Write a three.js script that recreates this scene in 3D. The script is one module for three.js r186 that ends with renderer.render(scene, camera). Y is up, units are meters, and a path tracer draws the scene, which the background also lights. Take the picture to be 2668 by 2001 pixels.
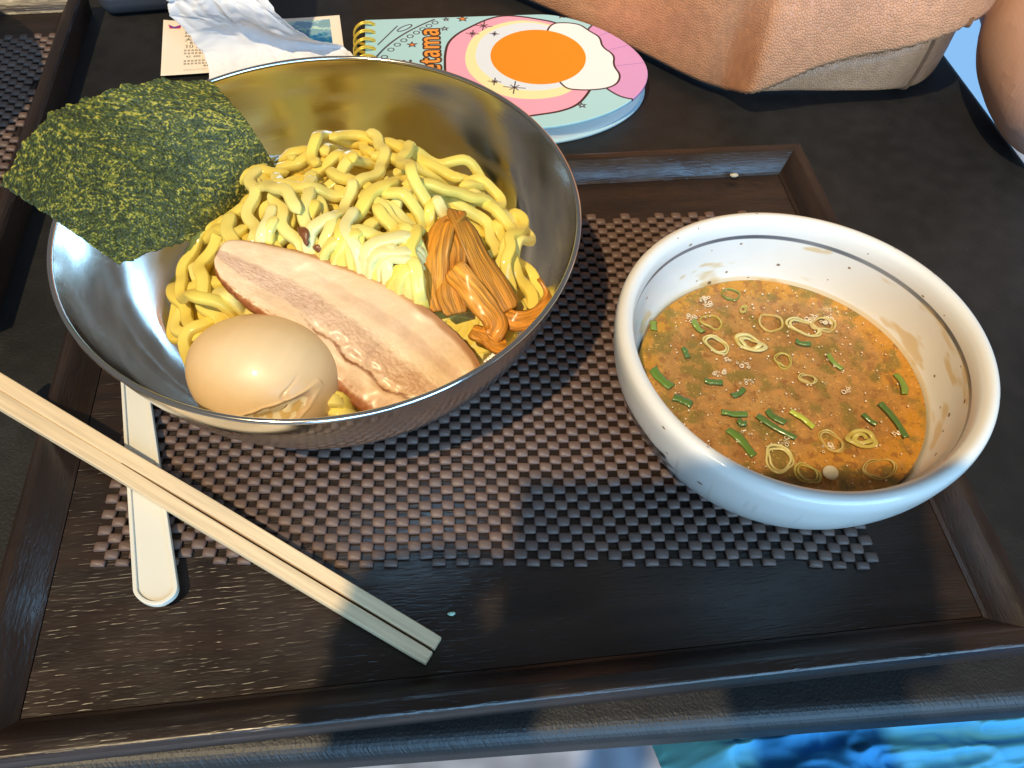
import * as THREE from 'three';
import { mergeGeometries, mergeVertices, toCreasedNormals } from 'three/addons/utils/BufferGeometryUtils.js';
import { RoundedBoxGeometry } from 'three/addons/geometries/RoundedBoxGeometry.js';
import { MarchingCubes } from 'three/addons/objects/MarchingCubes.js';
import { RectAreaLightUniformsLib } from 'three/addons/lights/RectAreaLightUniformsLib.js';

// ---------------------------------------------------------------- camera, light, exposure
const V = (x, y, z) => new THREE.Vector3(x, y, z);
const scene = new THREE.Scene();
const camera = new THREE.PerspectiveCamera(52.16, 4 / 3, 0.02, 30);
const camPos = V(-0.02762, 0.25294, 0.17708);
const camFwd = V(0.08911, -0.81594, -0.57123), camUp = V(0.07386, 0.57734, -0.81315);
camera.position.copy(camPos); camera.up.copy(camUp); camera.lookAt(camPos.clone().add(camFwd));
camera.updateMatrixWorld();
scene.background = new THREE.Color().setRGB(0.140, 0.138, 0.140);        // dim interior all round
const renderer = new THREE.WebGLRenderer({ antialias: true });
renderer.toneMapping = THREE.LinearToneMapping;
renderer.toneMappingExposure = 1.0;
renderer.shadowMap.enabled = true;
RectAreaLightUniformsLib.init();
const sun = new THREE.DirectionalLight(new THREE.Color().setRGB(1.0, 0.785, 0.475), 3.5);
const SUN = V(-0.363, 1, 0.372).normalize();
sun.position.copy(SUN).multiplyScalar(3); sun.target.position.set(0, 0, -0.05);
sun.castShadow = true; sun.shadow.mapSize.set(4096, 4096); sun.shadow.radius = 2.6;
Object.assign(sun.shadow.camera, { left: -0.7, right: 0.7, top: 0.7, bottom: -0.7, near: 0.5, far: 6 });
scene.add(sun, sun.target);
// daylight through the window behind the photographer
const WIN = { at: V(0.65, 1.05, 2.2), w: 2.4, h: 1.9 };
const winLight = new THREE.RectAreaLight(new THREE.Color().setRGB(0.31, 0.62, 1.0), 8.4, WIN.w, WIN.h);
winLight.position.copy(WIN.at); winLight.lookAt(0.05, 0.1, 0);
scene.add(winLight);

// ---------------------------------------------------------------- helpers
function rng(seed) { let s = seed >>> 0; return () => { s = (s + 0x6D2B79F5) | 0; let t = Math.imul(s ^ (s >>> 15), 1 | s); t = (t + Math.imul(t ^ (t >>> 7), 61 | t)) ^ t; return ((t ^ (t >>> 14)) >>> 0) / 4294967296; }; }
function h3(i, j, k) { let n = Math.imul(i, 374761393) + Math.imul(j, 668265263) + Math.imul(k, 2147483647 ^ 0x5bd1e995); n = Math.imul(n ^ (n >>> 13), 1274126177); return ((n ^ (n >>> 16)) >>> 0) / 4294967296; }
const sm = (t) => t * t * (3 - 2 * t), lerp = (a, b, t) => a + (b - a) * t, clamp = (x, a, b) => Math.min(b, Math.max(a, x));
const sstep = (a, b, x) => sm(clamp((x - a) / (b - a), 0, 1));
function noise(x, y, z = 0) {
  const i = Math.floor(x), j = Math.floor(y), k = Math.floor(z), u = sm(x - i), v = sm(y - j), w = sm(z - k);
  const L = (a, b, t) => a + (b - a) * t;
  const f = (kk) => L(L(h3(i, j, kk), h3(i + 1, j, kk), u), L(h3(i, j + 1, kk), h3(i + 1, j + 1, kk), u), v);
  return (w === 0 ? f(k) : L(f(k), f(k + 1), w)) * 2 - 1;
}
function fbm(x, y, z = 0, o = 4) { let s = 0, a = 0.5; for (let i = 0; i < o; i++) { s += a * noise(x, y, z + i * 17.3); x *= 2.03; y *= 2.03; z *= 2.03; a *= 0.5; } return s; }
function pnoise(x, y, p, q, s = 0) {          // tiles with period p, q
  const i = Math.floor(x), j = Math.floor(y), u = sm(x - i), v = sm(y - j), m = (a, b) => ((a % b) + b) % b;
  const g = (a, b) => h3(m(a, p), m(b, q), s);
  return lerp(lerp(g(i, j), g(i + 1, j), u), lerp(g(i, j + 1), g(i + 1, j + 1), u), v) * 2 - 1;
}
function tex(w, h, fn, srgb, rep) {          // fn(u, v) -> grey or [r, g, b] 0..1
  const d = new Uint8Array(w * h * 4);
  for (let y = 0; y < h; y++) for (let x = 0; x < w; x++) {
    const c = fn((x + 0.5) / w, (y + 0.5) / h), o = (y * w + x) * 4;
    if (typeof c === 'number') d[o] = d[o + 1] = d[o + 2] = clamp(c, 0, 1) * 255; else { d[o] = clamp(c[0], 0, 1) * 255; d[o + 1] = clamp(c[1], 0, 1) * 255; d[o + 2] = clamp(c[2], 0, 1) * 255; }
    d[o + 3] = 255;
  }
  const t = new THREE.DataTexture(d, w, h); t.magFilter = THREE.LinearFilter; t.minFilter = THREE.LinearMipmapLinearFilter; t.generateMipmaps = true;
  if (srgb) t.colorSpace = THREE.SRGBColorSpace;
  if (rep !== false) t.wrapS = t.wrapT = THREE.RepeatWrapping;
  t.needsUpdate = true; return t;
}
const col = (r, g, b) => new THREE.Color().setRGB(r, g, b);
const std = (c, o = {}) => new THREE.MeshStandardMaterial({ color: c, ...o });
const phy = (c, o = {}) => new THREE.MeshPhysicalMaterial({ color: c, ...o });
const taken = {};
function numbered(name) { const n = taken[name] = (taken[name] ?? -1) + 1; return n ? `${name}_${String(n).padStart(3, '0')}` : name; }
function tag(o, label, category, group) { o.userData = { ...o.userData, label, category }; if (group) o.userData.group = group; return o; }
function part(name, g, m, parent) { const o = new THREE.Mesh(g, m); o.name = parent ? name : numbered(name); o.castShadow = o.receiveShadow = true; (parent ?? scene).add(o); return o; }
function thing(name, label, category, group, pos) { const o = new THREE.Group(); o.name = numbered(name); tag(o, label, category, group); if (pos) o.position.copy(pos); scene.add(o); return o; }
function structure(name, g, m) { const o = part(name, g, m); o.userData.kind = 'structure'; return o; }
function gridGeo(nu, nv, fn, { closeU = false, uv } = {}) {     // fn(u, v, i, j) -> [x, y, z]
  const p = [], t = [], ix = [];
  for (let j = 0; j <= nv; j++) for (let i = 0; i <= nu; i++) { const a = fn(i / nu, j / nv, i, j); p.push(a[0], a[1], a[2]); const q = uv ? uv(i / nu, j / nv, a) : [i / nu, j / nv]; t.push(q[0], q[1]); }
  const w = nu + 1;
  for (let j = 0; j < nv; j++) for (let i = 0; i < nu; i++) { const a = j * w + i; ix.push(a, a + 1, a + w, a + 1, a + w + 1, a + w); }
  const g = new THREE.BufferGeometry();
  g.setAttribute('position', new THREE.Float32BufferAttribute(p, 3)); g.setAttribute('uv', new THREE.Float32BufferAttribute(t, 2)); g.setIndex(ix); g.computeVertexNormals();
  if (closeU) { const n = g.attributes.normal; for (let j = 0; j <= nv; j++) { const a = j * w, b = a + nu; for (const c of ['X', 'Y', 'Z']) { const s = n['get' + c](a) + n['get' + c](b); n['set' + c](a, s); n['set' + c](b, s); } } g.normalizeNormals(); }
  return g;
}
function sheetGeo(nu, nv, fn, th, uv) {      // a sheet with real thickness th: two faces and a rim
  const top = gridGeo(nu, nv, fn, { uv }), P = top.attributes.position, N = top.attributes.normal, w = nu + 1, n = w * (nv + 1);
  const p = [...P.array], t = [...top.attributes.uv.array], ix = [...top.index.array];
  for (let i = 0; i < n; i++) { p.push(P.getX(i) - N.getX(i) * th, P.getY(i) - N.getY(i) * th, P.getZ(i) - N.getZ(i) * th); t.push(t[2 * i], t[2 * i + 1]); }
  const k = ix.length; for (let i = 0; i < k; i += 3) ix.push(ix[i] + n, ix[i + 2] + n, ix[i + 1] + n);
  const ring = []; for (let i = 0; i < nu; i++) ring.push(i); for (let j = 0; j < nv; j++) ring.push(j * w + nu); for (let i = nu; i > 0; i--) ring.push(nv * w + i); for (let j = nv; j > 0; j--) ring.push(j * w);
  ring.forEach((a, i) => { const b = ring[(i + 1) % ring.length]; ix.push(a, b + n, b, a, a + n, b + n); });
  const g = new THREE.BufferGeometry(); g.setAttribute('position', new THREE.Float32BufferAttribute(p, 3)); g.setAttribute('uv', new THREE.Float32BufferAttribute(t, 2)); g.setIndex(ix); g.computeVertexNormals(); return g;
}
function resample(pts, n) {                   // [x, y] polyline -> n points evenly spaced
  const L = [0]; for (let i = 1; i < pts.length; i++) L.push(L[i - 1] + Math.hypot(pts[i][0] - pts[i - 1][0], pts[i][1] - pts[i - 1][1]));
  const out = []; for (let k = 0, s = 0; k < n; k++) { const d = L[L.length - 1] * k / (n - 1); while (s < L.length - 2 && L[s + 1] < d) s++; const t = (d - L[s]) / (L[s + 1] - L[s] || 1); out.push([lerp(pts[s][0], pts[s + 1][0], t), lerp(pts[s][1], pts[s + 1][1], t)]); }
  return out;
}
function spline2(pts, n) { const c = new THREE.CatmullRomCurve3(pts.map((p) => V(p[0], p[1], 0)), false, 'centripetal'); return c.getSpacedPoints(n - 1).map((p) => [p.x, p.y]); }
// tube with a rounded-square section along points, its ends rounded
function strandGeo(pts, rw, rh, rad = 8, pw = 0.75) {
  const n = pts.length, p = [], ix = [], T = V(0, 0, 0), S = V(0, 0, 0), N = V(0, 0, 0), up = V(0, 1, 0), last = V(1, 0, 0);
  for (let i = 0; i < n; i++) {
    T.copy(pts[Math.min(i + 1, n - 1)]).sub(pts[Math.max(i - 1, 0)]).normalize();
    S.crossVectors(T, up); if (S.lengthSq() < 0.02) S.copy(last); S.addScaledVector(T, -S.dot(T)).normalize(); if (i && S.dot(last) < 0) S.negate(); last.copy(S);
    N.crossVectors(S, T).normalize();
    const e = Math.min(i, n - 1 - i), k = e === 0 ? 0.05 : e === 1 ? 0.8 : 1;
    for (let a = 0; a < rad; a++) { const f = a / rad * Math.PI * 2, c = Math.cos(f), s = Math.sin(f), cx = Math.sign(c) * Math.abs(c) ** pw * rw * k, sy = Math.sign(s) * Math.abs(s) ** pw * rh * k; p.push(pts[i].x + S.x * cx + N.x * sy, pts[i].y + S.y * cx + N.y * sy, pts[i].z + S.z * cx + N.z * sy); }
  }
  for (let i = 0; i < n - 1; i++) for (let a = 0; a < rad; a++) { const b = (a + 1) % rad, q = i * rad, r = q + rad; ix.push(q + a, r + a, q + b, q + b, r + a, r + b); }
  const g = new THREE.BufferGeometry(); g.setAttribute('position', new THREE.Float32BufferAttribute(p, 3)); g.setIndex(ix); g.computeVertexNormals(); return g;
}
const vcol = (g, fn) => { const P = g.attributes.position, c = new Float32Array(P.count * 3); for (let i = 0; i < P.count; i++) { const k = fn(P.getX(i), P.getY(i), P.getZ(i), i); c.set(k, i * 3); } g.setAttribute('color', new THREE.BufferAttribute(c, 3)); return g; };
// one continuous body from tapered capsules [ax, ay, az, ar, bx, by, bz, br] joined by a smooth minimum
function bodyGeo(caps, cell, k, extra) {
  const lo = V(1e9, 1e9, 1e9), hi = V(-1e9, -1e9, -1e9);
  for (const c of caps) for (const o of [0, 4]) { const q = V(c[o], c[o + 1], c[o + 2]), r = c[o + 3] * 1.2 + cell * 3; lo.min(q.clone().subScalar(r)); hi.max(q.clone().addScalar(r)); }
  const ctr = lo.clone().add(hi).multiplyScalar(0.5), half = Math.max(hi.x - lo.x, hi.y - lo.y, hi.z - lo.z) / 2, res = Math.ceil(2 * half / cell) + 2;
  const mc = new MarchingCubes(res, undefined, false, false, 400000); mc.isolation = 0;
  const hs = res / 2;
  for (let z = 0; z < res; z++) for (let y = 0; y < res; y++) for (let x = 0; x < res; x++) {
    const px = ctr.x + (x - hs) / hs * half, py = ctr.y + (y - hs) / hs * half, pz = ctr.z + (z - hs) / hs * half; let d = 1;
    for (const c of caps) {
      const bx = c[4] - c[0], by = c[5] - c[1], bz = c[6] - c[2], ax = px - c[0], ay = py - c[1], az = pz - c[2];
      const t = clamp((ax * bx + ay * by + az * bz) / (bx * bx + by * by + bz * bz + 1e-12), 0, 1);
      const e = Math.hypot(ax - bx * t, ay - by * t, az - bz * t) - lerp(c[3], c[7], t), h = Math.max(k - Math.abs(d - e), 0) / k; d = Math.min(d, e) - h * h * k / 4;
    }
    if (extra) d = extra(px, py, pz, d);
    mc.field[x + y * res + z * res * res] = -d;
  }
  mc.update();
  const n = mc.count, P = new Float32Array(n * 3), N = new Float32Array(n * 3);
  for (let i = 0; i < n * 3; i++) { P[i] = mc.positionArray[i] * half + ctr.getComponent(i % 3); N[i] = mc.normalArray[i]; }
  const g0 = new THREE.BufferGeometry(); g0.setAttribute('position', new THREE.BufferAttribute(P, 3));
  const g = mergeVertices(g0, 1e-6); g.computeVertexNormals(); return g;
}

// ---------------------------------------------------------------- shared surfaces
// wood pores: long broken furrows along u
const woodH = (u, v) => {
  const bend = 0.012 * pnoise(u * 3, v * 2, 3, 2, 5);
  const y = (v + bend);
  const long = pnoise(u * 7, y * 170, 7, 170, 1), pores = pnoise(u * 34, y * 270, 34, 270, 2), fine = pnoise(u * 80, y * 380, 80, 380, 3), patch = pnoise(u * 4, y * 9, 4, 9, 4);
  const p = sstep(0.05, 0.75, pores * 0.8 + 0.45 * fine + 0.25 * long + 0.3 * patch);
  return clamp(0.70 - 0.50 * p + 0.12 * fine + 0.12 * long, 0, 1);
};
const woodBump = tex(1536, 2048, woodH);
const woodRough = tex(512, 512, (u, v) => 0.62 + 0.28 * (1 - woodH(u, v)) + 0.16 * pnoise(u * 9, v * 12, 9, 12, 8) + 0.10 * pnoise(u * 40, v * 60, 40, 60, 9));
const woodMap = tex(512, 512, (u, v) => { const k = 0.75 + 0.25 * woodH(u, v) + 0.22 * pnoise(u * 5, v * 40, 5, 40, 11); return [0.160 * k, 0.112 * k, 0.086 * k]; }, true);
for (const t of [woodBump, woodRough, woodMap]) t.repeat.set(1 / 0.16, 1 / 0.16);
const M = {};
M.tray = phy(col(1, 1, 1), { map: woodMap, bumpMap: woodBump, bumpScale: 0.00015, roughness: 0.50, roughnessMap: woodRough, clearcoat: 0.16, clearcoatRoughness: 0.36 });
const pebble = tex(512, 512, (u, v) => 0.5 + 0.32 * pnoise(u * 90, v * 90, 90, 90, 21) + 0.22 * pnoise(u * 180, v * 180, 180, 180, 22));
pebble.repeat.set(1 / 0.06, 1 / 0.06);
const tableMap = tex(512, 512, (u, v) => { const k = 0.098 + 0.02 * pnoise(u * 6, v * 6, 6, 6, 24) + 0.02 * pnoise(u * 50, v * 50, 50, 50, 25) + (pnoise(u * 150, v * 150, 150, 150, 26) > 0.985 ? 0.16 : 0); return [k * 1.02, k, k * 0.99]; }, true);
tableMap.repeat.set(1 / 0.3, 1 / 0.3);
M.table = std(col(1, 1, 1), { map: tableMap, bumpMap: pebble, bumpScale: 0.00012, roughness: 0.5 });
M.steel = std(col(0.80, 0.77, 0.72), { metalness: 1, roughness: 0.13 });

// ---------------------------------------------------------------- the setting
const TY = -0.008;                              // table top; the tray floor is y = 0
{
  const s = new THREE.Shape(), R = 0.0065; const f = (x) => 0.1305 + 0.038 * x;      // front edge runs slightly askew
  const pts = [[-0.9, f(-0.9)], [0.2888, f(0.2888)], [0.2888, -0.75], [-0.9, -0.75]];
  pts.forEach(([x, z], i) => i ? s.lineTo(x, -z) : s.moveTo(x, -z)); s.closePath();
  const g = new THREE.ExtrudeGeometry(s, { depth: 0.008, bevelEnabled: true, bevelThickness: R, bevelSize: R, bevelOffset: -R, bevelSegments: 8 });
  g.rotateX(-Math.PI / 2); g.translate(0, TY - 0.008 - R, 0);
  const P = g.attributes.position, uv = g.attributes.uv; for (let i = 0; i < P.count; i++) uv.setXY(i, P.getX(i) + P.getY(i) * 0.7, P.getZ(i) + P.getY(i) * 0.7);
  const t = thing('dining_table', 'matt black table carrying the tray and the bowls', 'table');
  part('table_top', g, M.table, t);
  const leg = new RoundedBoxGeometry(0.05, 0.68, 0.05, 2, 0.004);
  for (const [x, z] of [[-0.84, 0.04], [0.24, 0.06], [0.24, -0.68], [-0.84, -0.68]]) part('leg', leg, M.table, t).position.set(x, TY - 0.0215 - 0.34, z);
}
{
  const fm = tex(256, 256, (u, v) => { const k = 0.62 + 0.12 * pnoise(u * 8, v * 8, 8, 8, 31) + 0.1 * pnoise(u * 40, v * 40, 40, 40, 32); return [k * 0.96, k * 0.97, k]; }, true); fm.repeat.set(8, 8);
  structure('floor', new THREE.BoxGeometry(8, 0.1, 8).translate(0, -0.77, 0), std(col(0.75, 0.78, 0.85), { map: fm, roughness: 0.7 }));
  structure('wall', new THREE.BoxGeometry(3, 1.1, 0.1).translate(1.4, -0.17, -1.05), std(col(0.30, 0.52, 0.74), { roughness: 0.8 }));
}
{ // the window that lights the front edges
  const w = thing('window', 'wide bright window with a thin dark frame behind the photographer', 'window');
  w.position.copy(WIN.at); w.lookAt(0.05, 0.1, 0); w.translateZ(-0.06);
  part('pane', new THREE.BoxGeometry(WIN.w, WIN.h, 0.01), std(col(0.3, 0.4, 0.5), { emissive: col(0.33, 0.64, 1.0), emissiveIntensity: 0.6, roughness: 0.2 }), w);
  const fmat = std(col(0.03, 0.03, 0.03), { roughness: 0.5 });
  for (const s of [-1, 1]) { part('frame', new THREE.BoxGeometry(0.06, WIN.h + 0.12, 0.06), fmat, w).position.set(s * (WIN.w / 2 + 0.032), 0, 0.01); part('frame', new THREE.BoxGeometry(WIN.w, 0.06, 0.06), fmat, w).position.set(0, s * (WIN.h / 2 + 0.032), 0.01); }
}

// ---------------------------------------------------------------- tray
function makeTray(label) {
  const t = thing('serving_tray', label, 'tray', 'dark wooden trays set on the table');
  const x0 = -0.160, x1 = 0.1455, z0 = -0.1142, z1 = 0.1085, cx = (x0 + x1) / 2, cz = (z0 + z1) / 2, hx = (x1 - x0) / 2, hz = (z1 - z0) / 2;
  const fg = new THREE.BoxGeometry(2 * hx - 0.0006, 0.005, 2 * hz - 0.0006).translate(cx, -0.0025, cz);
  { const P = fg.attributes.position, uv = fg.attributes.uv; for (let i = 0; i < P.count; i++) uv.setXY(i, P.getX(i), P.getZ(i)); }
  part('base_board', fg, M.tray, t);
  const prof = [[0, -0.0055], [0, 0.0002], [0.0012, 0.0009], [0.0068, 0.0079], [0.0076, 0.0086], [0.0086, 0.0089], [0.0114, 0.0088], [0.0126, 0.0083], [0.0133, 0.0070], [0.0133, 0.0052], [0.0118, -0.0078], [0.004, -0.0078], [0, -0.0055]];
  for (const [side, len] of [['front', 1], ['back', 1], ['left', 0], ['right', 0]]) {
    const p = [], uv = [], ix = [], n = 40;
    let arc = 0;
    prof.forEach(([o, y], j) => {
      if (j) arc += Math.hypot(o - prof[j - 1][0], y - prof[j - 1][1]);
      for (let i = 0; i <= n; i++) {
        const a = (i / n * 2 - 1), X = len ? a * (hx + o) : (side === 'left' ? -1 : 1) * (hx + o), Z = len ? (side === 'front' ? 1 : -1) * (hz + o) : a * (hz + o);
        p.push(cx + X, y, cz + Z); uv.push((len ? X : Z) + (side === 'left' ? 0.37 : side === 'back' ? 0.11 : 0), arc + { front: 0.03, back: 0.07, left: 0.11, right: 0.13 }[side]);
      }
    });
    const flip = side === 'front' || side === 'left';
    for (let j = 0; j < prof.length - 1; j++) for (let i = 0; i < n; i++) { const a = j * (n + 1) + i, b = a + 1, c = a + n + 1, d = c + 1; flip ? ix.push(a, c, b, b, c, d) : ix.push(a, b, c, b, d, c); }
    let g = new THREE.BufferGeometry(); g.setAttribute('position', new THREE.Float32BufferAttribute(p, 3)); g.setAttribute('uv', new THREE.Float32BufferAttribute(uv, 2)); g.setIndex(ix); g = toCreasedNormals(g, 0.7);
    part('rim', g, M.tray, t);
  }
  return t;
}
makeTray('dark wooden tray under the metal bowl and the white soup bowl');
const tray2 = makeTray('neighbouring dark tray whose rim shows beside the seaweed sheet');
tray2.position.set(-0.3716, 0, -0.166); tray2.rotation.y = 0.025;

// ---------------------------------------------------------------- woven placemats
const padMats = [[0.128, 0.078, 0.060], [0.114, 0.071, 0.056], [0.142, 0.087, 0.066], [0.120, 0.077, 0.062]].map((c, i) => std(col(...c), { roughness: 0.5 + 0.05 * (i % 2), bumpMap: pebble, bumpScale: 0.00005 }));
function padGeo(seed) {
  const r = rng(seed), a = r() * 6, b = r() * 6, n = 4, top = (u, v) => {
    const x = u * 2 - 1, z = v * 2 - 1, e = (k) => Math.sign(k) * (1 - (1 - Math.abs(k)) ** 1.9);
    const edge = Math.max(Math.abs(x), Math.abs(z)), rim = edge > 0.99 ? 0 : 1;
    const X = e(x) * (1 - 0.04 * z * z), Z = e(z) * (1 - 0.05 * x * x);
    return [X * 0.5, (rim ? 0.62 + 0.38 * (1 - 0.5 * (X * X + Z * Z)) * 1 : 0.42) + rim * 0.07 * Math.sin(a + x * 3 + z * 2) * Math.cos(b + z * 3), Z * 0.5];
  };
  const g = gridGeo(n, n, (u, v) => top(u, 1 - v));
  const P = g.attributes.position, p = [...P.array], t = [...g.attributes.uv.array], ix = [...g.index.array], w = n + 1, ring = [];
  for (let i = 0; i < n; i++) ring.push(i); for (let j = 0; j < n; j++) ring.push(j * w + n); for (let i = n; i > 0; i--) ring.push(n * w + i); for (let j = n; j > 0; j--) ring.push(j * w);
  const base = p.length / 3; ring.forEach((q) => { p.push(P.getX(q) * 0.96, 0, P.getZ(q) * 0.96); t.push(t[2 * q], t[2 * q + 1]); });
  ring.forEach((q, i) => { const q2 = ring[(i + 1) % ring.length], c = base + i, d = base + (i + 1) % ring.length; ix.push(q, d, q2, q, c, d); });
  const o = new THREE.BufferGeometry(); o.setAttribute('position', new THREE.Float32BufferAttribute(p, 3)); o.setAttribute('uv', new THREE.Float32BufferAttribute(t.map((x) => x * 0.01), 2)); o.setIndex(ix); o.computeVertexNormals(); return o;
}
const pads = [1, 2, 3, 4, 5].map(padGeo);
function makeMat(label, corners, nx, nz, keep, cover, seed) {     // corners FL FR BR BL as [x, z]
  const t = thing('placemat', label, 'placemat', 'woven placemats on the trays'), r = rng(seed), list = [];
  const at = (u, v) => { const q = (k) => lerp(lerp(corners[0][k], corners[1][k], u), lerp(corners[3][k], corners[2][k], u), v); return [q(0) + 0.0006 * fbm(u * 5, v * 9, seed, 2), q(1) + 0.0016 * fbm(u * 6 + 9, v * 2, seed, 2)]; };
  for (let j = 0; j < nz; j++) for (let i = 0; i < nx; i++) {
    if ((i + j) % 2) continue;
    if ((j === 0 || j === nz - 1 || i === 0 || i === nx - 1) && r() < 0.12) continue;
    const u = (i + 0.5) / nx, v = (j + 0.5) / nz, [x, z] = at(u, v), a = at(u - 0.5 / nx, v), b = at(u + 0.5 / nx, v), c = at(u, v - 0.5 / nz), d = at(u, v + 0.5 / nz);
    list.push({ x, z, w: Math.hypot(b[0] - a[0], b[1] - a[1]), d: Math.hypot(d[0] - c[0], d[1] - c[1]), turn: -Math.atan2(b[1] - a[1], b[0] - a[0]), cut: j === 0 ? 0.7 : 1 });
  }
  const cell = (q) => { const m = new THREE.Matrix4().compose(V(q.x, 0.0003 + r() * 0.0001, q.z), new THREE.Quaternion().setFromEuler(new THREE.Euler((r() - 0.5) * 0.08, q.turn + (r() - 0.5) * 0.08, (r() - 0.5) * 0.08)), V(q.w * (1.12 + r() * 0.06), 0.0015 + r() * 0.0003, q.d * (1.12 + r() * 0.07) * q.cut)); return m; };
  const shown = list.filter((q) => !cover(q.x, q.z)).sort((a, b) => b.z - a.z).slice(0, keep), own = new Set(shown), rest = [];
  for (const q of list) {
    const g = pads[Math.floor(r() * pads.length)], m = cell(q);
    if (own.has(q)) { const o = part('weave_knot', g, padMats[Math.floor(r() * 4)], t); o.applyMatrix4(m); }
    else rest.push(g.clone().applyMatrix4(m));
  }
  if (rest.length) part('weave', mergeGeometries(rest), padMats[0], t).userData.kind = 'stuff';
  return t;
}
const BC = [-0.0642, -0.0386], WC = [0.0903, 0.0302];               // centres of the metal and the white bowl
makeMat('brown woven placemat under the metal bowl and the white soup bowl', [[-0.1478, 0.0615], [0.1174, 0.0890], [0.1215, -0.0880], [-0.1430, -0.1050]], 66, 56, 298,
  (x, z) => Math.hypot(x - BC[0], z - BC[1] + 0.010) < 0.090 || Math.hypot(x - WC[0], z - WC[1] + 0.016) < 0.06, 5);
makeMat('brown woven placemat on the neighbouring tray', [[-0.375, -0.06], [-0.2235, -0.066], [-0.2260, -0.2595], [-0.375, -0.2595]], 38, 60, 298, (x, z) => x < -0.275 || z > -0.13, 6);

// ---------------------------------------------------------------- metal bowl
const bowlProf = spline2([[0, 0.0056], [0.028, 0.0059], [0.044, 0.0076], [0.0575, 0.0116], [0.0685, 0.0180], [0.0758, 0.0255], [0.0808, 0.0335], [0.0844, 0.0420], [0.0871, 0.0510], [0.0892, 0.0620]], 60);
function bowlIn(r) { if (r <= 0) return bowlProf[0][1]; for (let i = 1; i < bowlProf.length; i++) if (r <= bowlProf[i][0]) return lerp(bowlProf[i - 1][1], bowlProf[i][1], (r - bowlProf[i - 1][0]) / (bowlProf[i][0] - bowlProf[i - 1][0])); return 0.062 + (r - 0.0892) * 6; }
function bowlR(y) { for (let i = 1; i < bowlProf.length; i++) if (y <= bowlProf[i][1]) return lerp(bowlProf[i - 1][0], bowlProf[i][0], (y - bowlProf[i - 1][1]) / (bowlProf[i][1] - bowlProf[i - 1][1])); return 9; }
function keepIn(p, gap = 0.0006) {             // pushes a point back inside the bowl
  const dx = p.x - BC[0], dz = p.z - BC[1], r = Math.hypot(dx, dz), f = bowlIn(r) + gap;
  if (p.y >= f || r > 0.12) return p;
  if (r < 0.064) { p.y = f; return p; }
  const k = Math.max(bowlR(p.y) - gap * 1.2, 0.064) / r; if (k < 1) { p.x = BC[0] + dx * k; p.z = BC[1] + dz * k; } p.y = Math.max(p.y, bowlIn(Math.hypot(p.x - BC[0], p.z - BC[1])) + gap * 0.4); return p;
}
const bowlFloor = (x, z) => bowlIn(Math.hypot(x - BC[0], z - BC[1]));
const brush = tex(512, 1024, (u, v) => 0.5 + 0.3 * pnoise(u * 5, v * 320, 5, 320, 41) + 0.25 * pnoise(u * 22, v * 420, 22, 420, 42));
const smear = tex(512, 512, (u, v) => 0.55 + 0.35 * pnoise(u * 10, v * 8, 10, 8, 43) + 0.25 * pnoise(u * 40, v * 30, 40, 30, 44) + 0.25 * sstep(0.55, 0.2, v));
M.bowl = std(col(0.82, 0.79, 0.74), { metalness: 1, roughness: 0.24, roughnessMap: smear, bumpMap: brush, bumpScale: 0.0000045 });
function makeBowl(label) {
  const t = thing('steel_bowl', label, 'bowl', 'steel noodle bowls');
  const outer = bowlProf.map(([r, y], i) => { const a = bowlProf[Math.max(i - 1, 0)], b = bowlProf[Math.min(i + 1, 59)], dx = b[0] - a[0], dy = b[1] - a[1], l = Math.hypot(dx, dy); return [Math.max(0, r + dy / l * 0.0009), y - dx / l * 0.0009]; });
  const pts = [...bowlProf.map((p) => [p[0], p[1]])];
  part('inner_wall', new THREE.LatheGeometry(pts.map((p) => new THREE.Vector2(...p)), 160), M.bowl, t);
  part('outer_wall', new THREE.LatheGeometry(outer.slice().reverse().map((p) => new THREE.Vector2(...p)), 160), M.bowl, t);
  const rim = []; for (let i = 0; i <= 14; i++) { const a = -Math.PI * 0.5 - i / 14 * Math.PI * 2; rim.push(new THREE.Vector2(0.0899 + Math.cos(a) * 0.00095, 0.0622 + Math.sin(a) * 0.00095)); }
  part('rolled_rim', new THREE.LatheGeometry(rim.reverse(), 160), M.steel, t);
  part('foot_ring', new THREE.LatheGeometry([[0.043, 0.0060], [0.043, 0.0022], [0.0445, 0.0016], [0.046, 0.0022], [0.0465, 0.0072]].reverse().map((p) => new THREE.Vector2(...p)), 96), M.bowl, t);
  return t;
}
const bowl = makeBowl('wide stainless steel bowl heaped with yellow noodles'); bowl.position.set(BC[0], 0, BC[1]);
const bowl2 = makeBowl('empty-looking steel bowl on the neighbouring tray'); bowl2.position.set(-0.338, 0, -0.188);

// ---------------------------------------------------------------- pork plane, egg, toppings footprint (used by the noodles)
const PK = { a: V(-0.0982, 0.062, -0.0157), n: V(0.009, 0.934, 0.358).normalize(), ux: V(0.8745, -0.1815, 0.4498), uz: V(-0.4849, -0.309, 0.8182) };
const pkUp = [[-0.0022, -0.0030], [0.0006, -0.0082], [0.0153, -0.0128], [0.0309, -0.0157], [0.0476, -0.0163], [0.0654, -0.0147], [0.0820, -0.0100], [0.0918, -0.0049], [0.0945, -0.0020]];
const pkLo = [[-0.0022, -0.0010], [0.0020, 0.0050], [0.0137, 0.0097], [0.0286, 0.0124], [0.0413, 0.0177], [0.0535, 0.0223], [0.0640, 0.0252], [0.0720, 0.0262], [0.0800, 0.0240]];
const porkY = (x, z) => PK.a.y - (PK.n.x * (x - PK.a.x) + PK.n.z * (z - PK.a.z)) / PK.n.y;
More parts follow.
